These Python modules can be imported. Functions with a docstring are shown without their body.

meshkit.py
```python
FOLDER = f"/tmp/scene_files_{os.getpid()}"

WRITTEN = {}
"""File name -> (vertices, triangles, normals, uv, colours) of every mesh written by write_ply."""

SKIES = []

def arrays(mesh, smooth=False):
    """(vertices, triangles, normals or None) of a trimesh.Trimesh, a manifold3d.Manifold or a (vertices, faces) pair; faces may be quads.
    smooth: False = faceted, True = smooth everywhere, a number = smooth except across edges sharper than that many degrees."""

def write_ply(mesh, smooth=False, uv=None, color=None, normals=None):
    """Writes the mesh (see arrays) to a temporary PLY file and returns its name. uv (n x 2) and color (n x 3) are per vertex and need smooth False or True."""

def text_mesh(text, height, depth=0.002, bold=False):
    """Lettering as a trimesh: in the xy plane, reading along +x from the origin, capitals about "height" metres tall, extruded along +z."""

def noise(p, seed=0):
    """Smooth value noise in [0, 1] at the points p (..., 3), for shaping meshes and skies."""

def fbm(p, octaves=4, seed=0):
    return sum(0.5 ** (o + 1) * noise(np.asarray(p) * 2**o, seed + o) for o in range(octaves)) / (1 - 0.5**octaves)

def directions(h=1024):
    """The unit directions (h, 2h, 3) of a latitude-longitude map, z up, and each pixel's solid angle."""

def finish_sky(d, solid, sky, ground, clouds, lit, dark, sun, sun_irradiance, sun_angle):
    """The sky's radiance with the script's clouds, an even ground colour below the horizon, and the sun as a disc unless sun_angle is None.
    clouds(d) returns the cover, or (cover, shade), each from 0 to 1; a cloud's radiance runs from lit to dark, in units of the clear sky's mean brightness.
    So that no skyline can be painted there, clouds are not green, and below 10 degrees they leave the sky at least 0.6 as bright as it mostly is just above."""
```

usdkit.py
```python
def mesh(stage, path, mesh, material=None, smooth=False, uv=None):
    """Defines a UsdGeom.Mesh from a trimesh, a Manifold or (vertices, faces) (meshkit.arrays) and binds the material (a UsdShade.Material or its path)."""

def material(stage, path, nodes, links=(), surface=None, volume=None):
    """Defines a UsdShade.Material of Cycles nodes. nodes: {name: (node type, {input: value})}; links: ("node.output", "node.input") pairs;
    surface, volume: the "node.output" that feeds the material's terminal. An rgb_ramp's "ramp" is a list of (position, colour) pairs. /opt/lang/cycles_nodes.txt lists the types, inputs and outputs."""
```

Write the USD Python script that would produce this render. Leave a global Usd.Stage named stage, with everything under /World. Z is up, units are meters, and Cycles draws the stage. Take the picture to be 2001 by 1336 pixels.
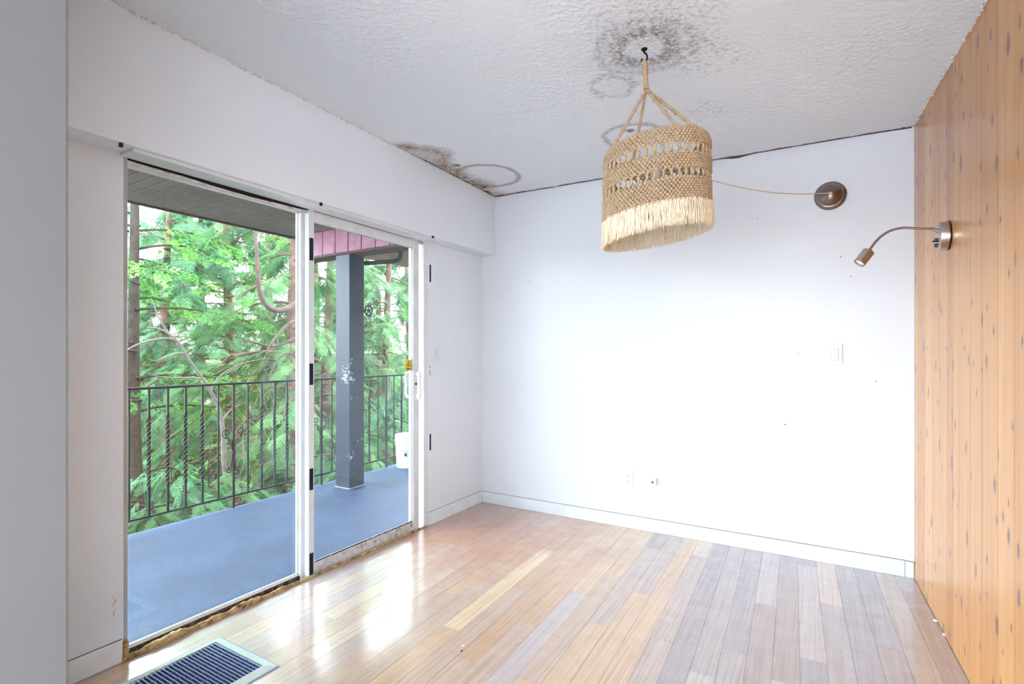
import math, random
import numpy as np, trimesh, usdkit, meshkit
from shapely.geometry import Polygon, box as sbox
from shapely import affinity
from pxr import Usd, UsdGeom, UsdLux, UsdShade, Gf, Sdf, Vt

stage = Usd.Stage.CreateInMemory()
UsdGeom.Xform.Define(stage, '/World')
UsdGeom.Scope.Define(stage, '/World/Looks')

# ---------------------------------------------------------------- camera, sky, sun, exposure
YAW = math.radians(30.6)
CAM_H = 1.2
FPX = 1005.0                       # focal length in pixels of the 2001 px wide frame
EXPOSURE = 1.64
cam = UsdGeom.Camera.Define(stage, '/World/camera')
cam.AddTranslateOp().Set((0, 0, CAM_H))
cam.AddRotateZOp().Set(math.degrees(YAW))
cam.AddRotateXOp().Set(90.0)
cam.CreateHorizontalApertureAttr(36.0)
cam.CreateFocalLengthAttr(36.0 * FPX / 2001)
cam.CreateVerticalApertureOffsetAttr(36.0 * 22 / 2001)
cam.CreateClippingRangeAttr((0.05, 500.0))
cam.CreateFStopAttr(3.5)
cam.CreateFocusDistanceAttr(3.3)
cam.CreateExposureAttr(EXPOSURE)

def srgb(r, g, b):
    return tuple((x / 255 / 12.92) if x / 255 <= 0.04045 else ((x / 255 + 0.055) / 1.055) ** 2.4 for x in (r, g, b))

sky = UsdLux.DomeLight.Define(stage, '/World/sky')
sky.CreateIntensityAttr(1.0)
sky_look = usdkit.material(stage, '/World/Looks/sky', {
    'tc': ('texture_coordinate', {}),
    's': ('sky_texture', {'sky_type': 'multiple_scattering', 'sun_disc': False, 'sun_elevation': math.radians(52), 'sun_rotation': 0.6}),
    'g': ('mix_color', {'blend_type': 'multiply', 'fac': 1.0, 'b': (0.42, 0.42, 0.42), 'use_clamp': False}),
    'n': ('noise_texture', {'scale': 2.2, 'detail': 5, 'roughness': 0.6}),
    'r': ('rgb_ramp', {'ramp': [(0.32, (0.5,) * 3), (0.62, (0.92,) * 3)]}),
    'm': ('mix_color', {'b': (3.9, 3.95, 4.05)}),
    'b': ('background_shader', {'strength': 1.0})},
    [('tc.generated', 'n.vector'), ('n.fac', 'r.fac'), ('s.color', 'g.a'), ('g.result', 'm.a'), ('r.color', 'm.fac'), ('m.result', 'b.color')], surface='b.background')
UsdShade.MaterialBindingAPI.Apply(sky.GetPrim()).Bind(sky_look)

sun = UsdLux.DistantLight.Define(stage, '/World/sun')
sun.CreateIntensityAttr(1.0)
sun.CreateExposureAttr(0.0)
SUN = 13.5
sun.CreateIntensityAttr(SUN)
sun.CreateAngleAttr(0.6)
sun.CreateColorAttr((1.0, 0.95, 0.86))
# the light shines along the prim's -Z: from over the roof of the house towards the trees
_d = np.array([-0.40, 0.56, -0.78]); _d /= np.linalg.norm(_d)
_m = Gf.Matrix4d().SetLookAt(Gf.Vec3d(0, 0, 0), Gf.Vec3d(*map(float, _d)), Gf.Vec3d(0, 0, 1)).GetInverse()
sun.AddTransformOp().Set(_m)

# ---------------------------------------------------------------- helpers
FWD = np.array([-math.sin(YAW), math.cos(YAW), 0.0])
RGT = np.array([math.cos(YAW), math.sin(YAW), 0.0])
CAM = np.array([0, 0, CAM_H])

def ray(u, v):
    return FWD + RGT * (u - 1000.5) / FPX + np.array([0, 0, 1.0]) * (690 - v) / FPX

def at(u, v, axis, val):
    """The point of the plane x/y/z = val that the photograph shows at (u, v)."""
    r = ray(u, v); k = 'xyz'.index(axis)
    return CAM + r * (val - CAM[k]) / r[k]

USED = {}
def numbered(parent, name):
    key = (parent, name)
    n = USED.get(key, 0); USED[key] = n + 1
    return name if n == 0 else '%s_%03d' % (name, n)

def pth(parent):
    return '/World' if parent is None else (parent if isinstance(parent, str) else str(parent.GetPath()))

def tag(o, label=None, cat=None, group=None, kind=None):
    p = o.GetPrim() if hasattr(o, 'GetPrim') else o
    for k, v in (('label', label), ('category', cat), ('group', group), ('kind', kind)):
        if v: p.SetCustomDataByKey(k, v)
    return p

def thing(name, label, cat, loc=(0, 0, 0), rz=0.0, group=None, kind=None):
    x = UsdGeom.Xform.Define(stage, '/World/' + numbered('/World', name))
    if any(loc): x.AddTranslateOp().Set(tuple(map(float, loc)))
    if rz: x.AddRotateZOp().Set(float(rz))
    return tag(x, label, cat, group, kind)

def part(name, mesh, mat, parent, smooth=False, label=None, kind=None):
    base = pth(parent)
    m = usdkit.mesh(stage, base + '/' + numbered(base, name), mesh, mat, smooth)
    if label or kind: tag(m, label, kind=kind)
    return m.GetPrim()

def solo(name, mesh, mat, label, cat, group=None, kind=None, smooth=False):
    p = part(name, mesh, mat, None, smooth)
    return tag(p, label, cat, group, kind)

def join(*ms):
    out = []
    for m in ms:
        out += list(m) if isinstance(m, (list, tuple)) else [m]
    return trimesh.util.concatenate(out)

def bx(lo, hi):
    lo, hi = np.minimum(lo, hi), np.maximum(lo, hi)
    m = trimesh.creation.box(np.asarray(hi, float) - lo); m.apply_translation((np.asarray(hi, float) + lo) / 2)
    return m

def cbx(lo, hi, c=0.002):
    """A box with chamfered edges."""
    lo, hi = np.minimum(lo, hi).astype(float), np.maximum(lo, hi).astype(float)
    c = min(c, 0.3 * float((hi - lo).min()))
    pts = []
    for sx in (0, 1):
        for sy in (0, 1):
            for sz in (0, 1):
                p = np.array([(lo, hi)[sx][0], (lo, hi)[sy][1], (lo, hi)[sz][2]])
                d = np.array([1 - 2 * sx, 1 - 2 * sy, 1 - 2 * sz]) * c
                for k in range(3):
                    q = p + d; q[k] = p[k]; pts.append(q)
    return trimesh.convex.convex_hull(np.array(pts))

def tube(pts, rad, sides=8, closed=False, caps=True):
    p = np.asarray(pts, float); n = len(p)
    rad = np.broadcast_to(np.asarray(rad, float), (n,))
    if closed:
        t = np.roll(p, -1, 0) - np.roll(p, 1, 0)
    else:
        t = np.gradient(p, axis=0)
    t /= np.linalg.norm(t, axis=1, keepdims=True) + 1e-12
    ref = np.array([0, 0, 1.0]) if abs(t[0, 2]) < 0.8 else (np.array([1.0, 0, 0]) if abs(t[0, 0]) < 0.8 else np.array([0, 1.0, 0]))
    a = np.zeros_like(p); a0 = np.cross(t[0], ref); a[0] = a0 / (np.linalg.norm(a0) + 1e-12)
    for i in range(1, n):
        x = a[i - 1] - t[i] * (a[i - 1] @ t[i]); a[i] = x / (np.linalg.norm(x) + 1e-12)
    b = np.cross(t, a)
    ang = np.arange(sides) * 2 * np.pi / sides
    v = (p[:, None] + rad[:, None, None] * (np.cos(ang)[None, :, None] * a[:, None] + np.sin(ang)[None, :, None] * b[:, None])).reshape(-1, 3)
    rows = n if closed else n - 1
    i, j = np.meshgrid(np.arange(rows), np.arange(sides), indexing='ij')
    i2, j2 = (i + 1) % n, (j + 1) % sides
    q = np.stack([i * sides + j, i2 * sides + j, i2 * sides + j2, i * sides + j2], -1).reshape(-1, 4)
    f = np.vstack([q[:, [0, 2, 1]], q[:, [0, 3, 2]]])
    if caps and not closed:
        k = len(v); v = np.vstack([v, p[:1], p[-1:]]); jj = np.arange(sides); j3 = (jj + 1) % sides
        f = np.vstack([f, np.stack([np.full(sides, k), jj, j3], 1), np.stack([np.full(sides, k + 1), (n - 1) * sides + j3, (n - 1) * sides + jj], 1)])
    m = trimesh.Trimesh(v, f, process=False)
    return m

def lathe(profile, sections=40):
    """(r, z) pairs revolved about z."""
    return trimesh.creation.revolve(np.asarray(profile, float), sections=sections)

def frame_to(m, origin, x, y, z):
    T = np.eye(4); T[:3, 0], T[:3, 1], T[:3, 2], T[:3, 3] = x, y, z, origin
    m = m.copy(); m.apply_transform(T); return m

def along(m, origin, axis):
    """Puts a mesh modelled about +z so that its z runs along axis."""
    z = np.asarray(axis, float); z = z / np.linalg.norm(z)
    x = np.cross([0, 0, 1.0], z)
    x = np.array([1.0, 0, 0]) if np.linalg.norm(x) < 1e-6 else x / np.linalg.norm(x)
    return frame_to(m, origin, x, np.cross(z, x), z)

def spline(pts, n):
    from scipy.interpolate import CubicSpline
    p = np.asarray(pts, float); s = np.r_[0, np.cumsum(np.linalg.norm(np.diff(p, axis=0), axis=1))]
    return CubicSpline(s, p)(np.linspace(0, s[-1], n))

# ---------------------------------------------------------------- materials
def look(name, nodes, links, surface='p.BSDF'):
    return usdkit.material(stage, '/World/Looks/' + name, nodes, links, surface=surface)

def plain(name, col, rough=0.5, metal=0.0, var=0.0, scale=20.0, bump=0.0, bscale=200.0, **kw):
    nodes = {'g': ('geometry', {}), 'p': ('principled_bsdf', {'base_color': col, 'roughness': rough, 'metallic': metal, **kw})}
    links = []
    if var:
        lo = tuple(max(0, c * (1 - var)) for c in col); hi = tuple(min(1, c * (1 + var)) for c in col)
        nodes['n'] = ('noise_texture', {'scale': scale, 'detail': 4})
        nodes['r'] = ('rgb_ramp', {'ramp': [(0.3, lo), (0.7, hi)]})
        links += [('g.position', 'n.vector'), ('n.fac', 'r.fac'), ('r.color', 'p.base_color')]
    if bump:
        nodes['nb'] = ('noise_texture', {'scale': bscale, 'detail': 3})
        nodes['b'] = ('bump', {'strength': bump, 'distance': 0.002})
        links += [('g.position', 'nb.vector'), ('nb.fac', 'b.height'), ('b.normal', 'p.normal')]
    return look(name, nodes, links)

M = {}
M['wall'] = plain('wall_paint', srgb(230, 236, 243), 0.40, var=0.012, scale=2.0, bump=0.15, bscale=120)
M['trim'] = plain('trim_paint', srgb(230, 238, 244), 0.35, var=0.05, scale=9.0)
M['dark_gap'] = plain('dark_gap', srgb(40, 28, 26), 0.9)
M['crack'] = plain('joint_crack', srgb(92, 70, 66), 0.9, var=0.4, scale=25)
M['nail'] = plain('nail_hole', srgb(110, 100, 100), 0.8)
M['pad'] = plain('navy_pad', srgb(22, 22, 44), 0.8)
M['alu'] = plain('white_aluminium', srgb(222, 226, 228), 0.30, var=0.05, scale=14, coat_weight=0.3)
M['alu_grey'] = plain('grey_aluminium', srgb(176, 182, 188), 0.35, 0.5, var=0.08, scale=14)
M['white_plastic'] = plain('white_plastic', srgb(236, 236, 232), 0.3)
M['dark_plastic'] = plain('dark_plastic', srgb(40, 50, 70), 0.4)
M['steel'] = plain('brushed_nickel', srgb(190, 180, 172), 0.28, 1.0, var=0.06, scale=60)
M['bronze'] = plain('dark_bronze', srgb(142, 128, 120), 0.3, 0.95, var=0.1, scale=30)
M['iron'] = plain('painted_iron', srgb(12, 26, 32), 0.45, var=0.2, scale=30)
M['black_metal'] = plain('black_metal', srgb(24, 22, 22), 0.4, 0.6)
M['lens'] = plain('lamp_lens', srgb(235, 238, 240), 0.2)
M['cord_white'] = plain('white_cord', srgb(222, 206, 196), 0.6)
M['jute'] = plain('natural_cord', srgb(184, 160, 130), 0.85, var=0.18, scale=70, bump=0.5, bscale=500)
M['jute2'] = plain('wrapped_cord', srgb(186, 160, 128), 0.85, var=0.2, scale=60, bump=0.5, bscale=600)
M['fringe'] = plain('cream_fringe', srgb(240, 226, 200), 0.9, var=0.08, scale=60)
M['vent'] = plain('vent_enamel', srgb(212, 230, 222), 0.3, var=0.04, scale=30)
M['vent_dark'] = plain('vent_dark', srgb(10, 13, 30), 0.55)
M['louver'] = plain('vent_louver', srgb(150, 170, 214), 0.35, 0.3)
M['soffit'] = plain('soffit_board', srgb(116, 100, 98), 0.6, var=0.12, scale=6)
M['fascia'] = plain('rose_board', srgb(164, 112, 132), 0.65, var=0.2, scale=14, bump=0.3, bscale=60)
M['fascia_dark'] = plain('dark_trim', srgb(74, 44, 50), 0.7, var=0.2)
M['render_out'] = plain('house_wall', srgb(200, 200, 200), 0.8, var=0.1, scale=8)
M['pail'] = plain('pail_plastic', srgb(238, 238, 238), 0.35)
M['pail_label'] = plain('pail_label', srgb(60, 110, 140), 0.5)
M['sticker'] = plain('sticker_yellow', srgb(226, 204, 40), 0.5)
M['sticker_ink'] = plain('sticker_ink', srgb(120, 104, 20), 0.6)
M['bark_red'] = plain('cedar_bark', srgb(106, 80, 70), 0.95, var=0.35, scale=12, bump=1.0, bscale=30)
M['bark_grey'] = plain('grey_bark', srgb(54, 46, 40), 0.95, var=0.4, scale=18, bump=0.8, bscale=30)
M['bark_pale'] = plain('pale_bark', srgb(104, 98, 94), 0.9, var=0.2, scale=14)
M['twig'] = plain('dry_twig', srgb(128, 112, 98), 0.95)
M['soil'] = plain('hillside', srgb(72, 66, 46), 1.0, var=0.4, scale=2.0)
M['bulb'] = plain('frosted_bulb', srgb(235, 232, 225), 0.3)

M['deck'] = look('deck_paint', {
    'g': ('geometry', {}), 'n': ('noise_texture', {'scale': 2.5, 'detail': 6, 'roughness': 0.65}), 'n2': ('noise_texture', {'scale': 70, 'detail': 3}),
    'r': ('rgb_ramp', {'ramp': [(0.35, srgb(46, 66, 96)), (0.65, srgb(60, 82, 114))]}),
    'r2': ('rgb_ramp', {'ramp': [(0.24, srgb(90, 96, 110)), (0.34, (1, 1, 1))]}),
    'm': ('mix_color', {'blend_type': 'multiply', 'fac': 0.6}), 'b': ('bump', {'strength': 0.4, 'distance': 0.003}),
    'p': ('principled_bsdf', {'roughness': 0.5})},
    [('g.position', 'n.vector'), ('g.position', 'n2.vector'), ('n.fac', 'r.fac'), ('n2.fac', 'r2.fac'), ('r.color', 'm.a'), ('r2.color', 'm.b'), ('m.result', 'p.base_color'), ('n2.fac', 'b.height'), ('b.normal', 'p.normal')])

M['post'] = look('post_paint', {
    'g': ('geometry', {}), 'n': ('noise_texture', {'scale': 30, 'detail': 5, 'roughness': 0.7}), 'n3': ('noise_texture', {'scale': 3.0, 'detail': 1}),
    'a': ('math', {'math_type': 'add'}), 's': ('math', {'math_type': 'multiply', 'value2': 0.5}),
    'r': ('rgb_ramp', {'ramp': [(0.655, srgb(34, 44, 62)), (0.67, srgb(176, 184, 190))]}),
    'p': ('principled_bsdf', {'roughness': 0.42})},
    [('g.position', 'n.vector'), ('g.position', 'n3.vector'), ('n.fac', 'a.value1'), ('n3.fac', 'a.value2'), ('a.value', 's.value1'), ('s.value', 'r.fac'), ('r.color', 'p.base_color')])

# glass: clear pane that lets light pass, reflecting by fresnel
M['glass'] = look('pane_glass', {
    'lw': ('layer_weight', {'blend': 0.5}), 'pw': ('math', {'math_type': 'power', 'value2': 5.0}), 'f': ('math', {'math_type': 'multiply_add', 'value2': 0.92, 'value3': 0.035}),
    't': ('transparent_bsdf', {'color': (0.95, 0.985, 0.98)}), 'gl': ('glossy_bsdf', {'color': (1, 1, 1), 'roughness': 0.01}), 'm': ('mix_closure', {})},
    [('lw.facing', 'pw.value1'), ('pw.value', 'f.value1'), ('f.value', 'm.fac'), ('t.BSDF', 'm.closure1'), ('gl.BSDF', 'm.closure2')], surface='m.closure')

# dirty sill, foam
M['grime'] = look('sill_grime', {
    'g': ('geometry', {}), 'n': ('noise_texture', {'scale': 45, 'detail': 6, 'roughness': 0.75}),
    'r': ('rgb_ramp', {'ramp': [(0.36, srgb(58, 46, 48)), (0.5, srgb(128, 112, 112)), (0.62, srgb(196, 186, 182))]}),
    'b': ('bump', {'strength': 0.8, 'distance': 0.004}), 'p': ('principled_bsdf', {'roughness': 0.8})},
    [('g.position', 'n.vector'), ('n.fac', 'r.fac'), ('r.color', 'p.base_color'), ('n.fac', 'b.height'), ('b.normal', 'p.normal')])
M['grime_white'] = look('grimy_white', {
    'g': ('geometry', {}), 'n': ('noise_texture', {'scale': 30, 'detail': 6, 'roughness': 0.75}),
    'r': ('rgb_ramp', {'ramp': [(0.32, srgb(110, 96, 96)), (0.46, srgb(206, 204, 204)), (0.6, srgb(224, 226, 226))]}),
    'p': ('principled_bsdf', {'roughness': 0.5})},
    [('g.position', 'n.vector'), ('n.fac', 'r.fac'), ('r.color', 'p.base_color')])
M['dirt'] = look('track_dirt', {
    'g': ('geometry', {}), 'n': ('noise_texture', {'scale': 55, 'detail': 6, 'roughness': 0.75}),
    'r': ('rgb_ramp', {'ramp': [(0.36, srgb(44, 34, 38)), (0.52, srgb(98, 80, 82)), (0.66, srgb(160, 146, 144))]}),
    'b': ('bump', {'strength': 0.8, 'distance': 0.004}), 'p': ('principled_bsdf', {'roughness': 0.9})},
    [('g.position', 'n.vector'), ('n.fac', 'r.fac'), ('r.color', 'p.base_color'), ('n.fac', 'b.height'), ('b.normal', 'p.normal')])
M['foam'] = look('old_foam', {
    'g': ('geometry', {}), 'n': ('noise_texture', {'scale': 26, 'detail': 6, 'roughness': 0.7}),
    'r': ('rgb_ramp', {'ramp': [(0.34, srgb(72, 54, 40)), (0.48, srgb(180, 148, 98)), (0.66, srgb(222, 198, 148))]}),
    'b': ('bump', {'strength': 0.9, 'distance': 0.004}), 'p': ('principled_bsdf', {'roughness': 0.9})},
    [('g.position', 'n.vector'), ('n.fac', 'r.fac'), ('r.color', 'p.base_color'), ('n.fac', 'b.height'), ('b.normal', 'p.normal')])

# bamboo floor planks: a few tones; streaks along the plank, knuckle dashes across it
def bamboo(name, col, seed):
    d = tuple(c * 0.76 for c in col); l = tuple(min(1, c * 1.12) for c in col)
    return look(name, {
        'g': ('geometry', {}), 'oi': ('object_info', {}),
        'mp': ('mapping', {'scale': (95, 1.6, 1.0), 'rotation': (0, 0, math.radians(-2)), 'location': (seed * 3.7, 0, 0)}),
        'rr': ('math', {'math_type': 'multiply', 'value2': 37.0}), 'cb': ('combine_xyz', {}), 'va': ('vector_math', {'math_type': 'add'}),
        'n': ('noise_texture', {'scale': 1.0, 'detail': 4, 'roughness': 0.6}),
        'r': ('rgb_ramp', {'ramp': [(0.30, d), (0.52, col), (0.72, l)]}),
        'mk': ('mapping', {'scale': (42, 7.5, 1.0), 'rotation': (0, 0, math.radians(-2))}),
        'vo': ('voronoi_texture', {'scale': 1.0, 'randomness': 0.9}),
        'sx': ('separate_xyz', {}),
        'kn': ('noise_texture', {'scale': 1.0, 'detail': 1}), 'km': ('mapping', {'scale': (26, 260, 1.0)}),
        'kr': ('rgb_ramp', {'ramp': [(0.69, (1, 1, 1)), (0.75, (0.66, 0.61, 0.6))]}),
        'mm': ('mix_color', {'blend_type': 'multiply', 'fac': 0.8}),
        # worn reddish patch near the corner by the door
        'dc': ('vector_math', {'math_type': 'distance', 'vector2': (-2.15, 3.05, 0)}), 'wn': ('noise_texture', {'scale': 3.2, 'detail': 5, 'roughness': 0.65}),
        'wa': ('math', {'math_type': 'multiply_add', 'value2': 0.8}), 'ws': ('math', {'math_type': 'multiply', 'value2': 0.55}), 'wr': ('rgb_ramp', {'ramp': [(0.66, (0.75,) * 3), (0.84, (0.35,) * 3), (1.0, (0, 0, 0))]}),
        'wm': ('mix_color', {'b': srgb(176, 118, 84)}),
        # scuffs and dust
        'sn': ('noise_texture', {'scale': 9, 'detail': 7, 'roughness': 0.75}), 'sr': ('rgb_ramp', {'ramp': [(0.66, (0, 0, 0)), (0.78, (0.45,) * 3)]}),
        'sm': ('mix_color', {'b': srgb(226, 214, 206)}),
        'rg': ('rgb_ramp', {'ramp': [(0.3, (0.20,) * 3), (0.7, (0.34,) * 3)]}),
        'b': ('bump', {'strength': 0.12, 'distance': 0.001}),
        'p': ('principled_bsdf', {'coat_weight': 1.0, 'coat_roughness': 0.13, 'coat_ior': 1.9})},
        [('g.position', 'mp.vector'), ('oi.random', 'rr.value1'), ('rr.value', 'cb.x'), ('rr.value', 'cb.y'), ('mp.vector', 'va.vector1'), ('cb.vector', 'va.vector2'), ('va.vector', 'n.vector'), ('n.fac', 'r.fac'),
         ('g.position', 'km.vector'), ('km.vector', 'kn.vector'), ('kn.fac', 'kr.fac'), ('r.color', 'mm.a'), ('kr.color', 'mm.b'),
         ('g.position', 'dc.vector1'), ('g.position', 'wn.vector'), ('wn.fac', 'wa.value1'), ('dc.value', 'ws.value1'), ('ws.value', 'wa.value3'), ('wa.value', 'wr.fac'), ('wr.color', 'wm.fac'), ('mm.result', 'wm.a'),
         ('g.position', 'sn.vector'), ('sn.fac', 'sr.fac'), ('sr.color', 'sm.fac'), ('wm.result', 'sm.a'), ('sm.result', 'p.base_color'),
         ('sn.fac', 'rg.fac'), ('rg.color', 'p.roughness'), ('n.fac', 'b.height'), ('b.normal', 'p.normal')])
TONES = [(204, 184, 166), (192, 166, 144), (184, 163, 152), (174, 159, 156), (190, 175, 170), (164, 149, 150), (222, 196, 158), (168, 147, 140), (202, 170, 138), (192, 156, 122)]
BAM = [bamboo('bamboo_tone_%d' % k, srgb(*c), k) for k, c in enumerate(TONES)]

# knotty pine boards
def pine(name, col, seed):
    d = tuple(c * f for c, f in zip(col, (0.84, 0.72, 0.60))); l = tuple(min(1, c * 1.06) for c in col)
    return look(name, {
        'g': ('geometry', {}), 'oi': ('object_info', {}),
        'rr': ('math', {'math_type': 'multiply', 'value2': 53.0}), 'cb': ('combine_xyz', {}), 'va': ('vector_math', {'math_type': 'add'}),
        'mp': ('mapping', {'scale': (24, 24, 0.9)}),
        'wd': ('noise_texture', {'scale': 1.0, 'detail': 4, 'roughness': 0.6, 'distortion': 0.8}),
        'r': ('rgb_ramp', {'ramp': [(0.30, d), (0.55, col), (0.75, l)]}),
        'sp': ('separate_xyz', {}), 'ky': ('math', {'math_type': 'multiply', 'value2': 13.0}), 'kz': ('math', {'math_type': 'multiply', 'value2': 6.0}),
        'ay': ('math', {'math_type': 'add'}), 'az': ('math', {'math_type': 'add'}), 'kc': ('combine_xyz', {}),
        'vo': ('voronoi_texture', {'scale': 1.0, 'randomness': 1.0, 'dimensions': '2D'}),
        'kn': ('noise_texture', {'scale': 70, 'detail': 3}), 'ka': ('math', {'math_type': 'multiply_add', 'value2': 0.16}),
        'km1': ('math', {'math_type': 'multiply_add', 'value2': 1.3, 'value3': 0.62}), 'km2': ('math', {'math_type': 'multiply'}), 'sc': ('separate_color', {}), 'gt': ('math', {'math_type': 'greater_than', 'value2': 0.42}),
        'kr': ('rgb_ramp', {'ramp': [(0.13, (0.95,) * 3), (0.185, (0.8,) * 3), (0.205, (0.25,) * 3), (0.31, (0, 0, 0))]}),
        'kf': ('math', {'math_type': 'multiply'}),
        'km': ('mix_color', {'b': srgb(104, 58, 28)}),
        'p': ('principled_bsdf', {'roughness': 0.36, 'specular_ior_level': 0.35, 'coat_weight': 0.5, 'coat_roughness': 0.2, 'coat_ior': 1.5})},
        [('g.position', 'mp.vector'), ('oi.random', 'rr.value1'), ('rr.value', 'cb.x'), ('rr.value', 'cb.z'), ('mp.vector', 'va.vector1'), ('cb.vector', 'va.vector2'), ('va.vector', 'wd.vector'), ('wd.fac', 'r.fac'),
         ('g.position', 'sp.vector'), ('sp.y', 'ky.value1'), ('sp.z', 'kz.value1'), ('ky.value', 'ay.value1'), ('rr.value', 'ay.value2'), ('kz.value', 'az.value1'), ('rr.value', 'az.value2'), ('ay.value', 'kc.x'), ('az.value', 'kc.y'),
         ('kc.vector', 'vo.vector'), ('g.position', 'kn.vector'), ('kn.fac', 'ka.value1'), ('sc.g', 'km1.value1'), ('km1.value', 'km2.value1'), ('vo.distance', 'km2.value2'), ('km2.value', 'ka.value3'), ('ka.value', 'kr.fac'),
         ('vo.color', 'sc.color'), ('sc.r', 'gt.value1'), ('kr.color', 'kf.value1'), ('gt.value', 'kf.value2'), ('kf.value', 'km.fac'), ('r.color', 'km.a'), ('km.result', 'p.base_color')])
PINE = [pine('pine_tone_%d' % k, srgb(*c), k) for k, c in enumerate([(190, 134, 66), (182, 124, 56), (200, 146, 78), (174, 116, 52)])]

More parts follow.
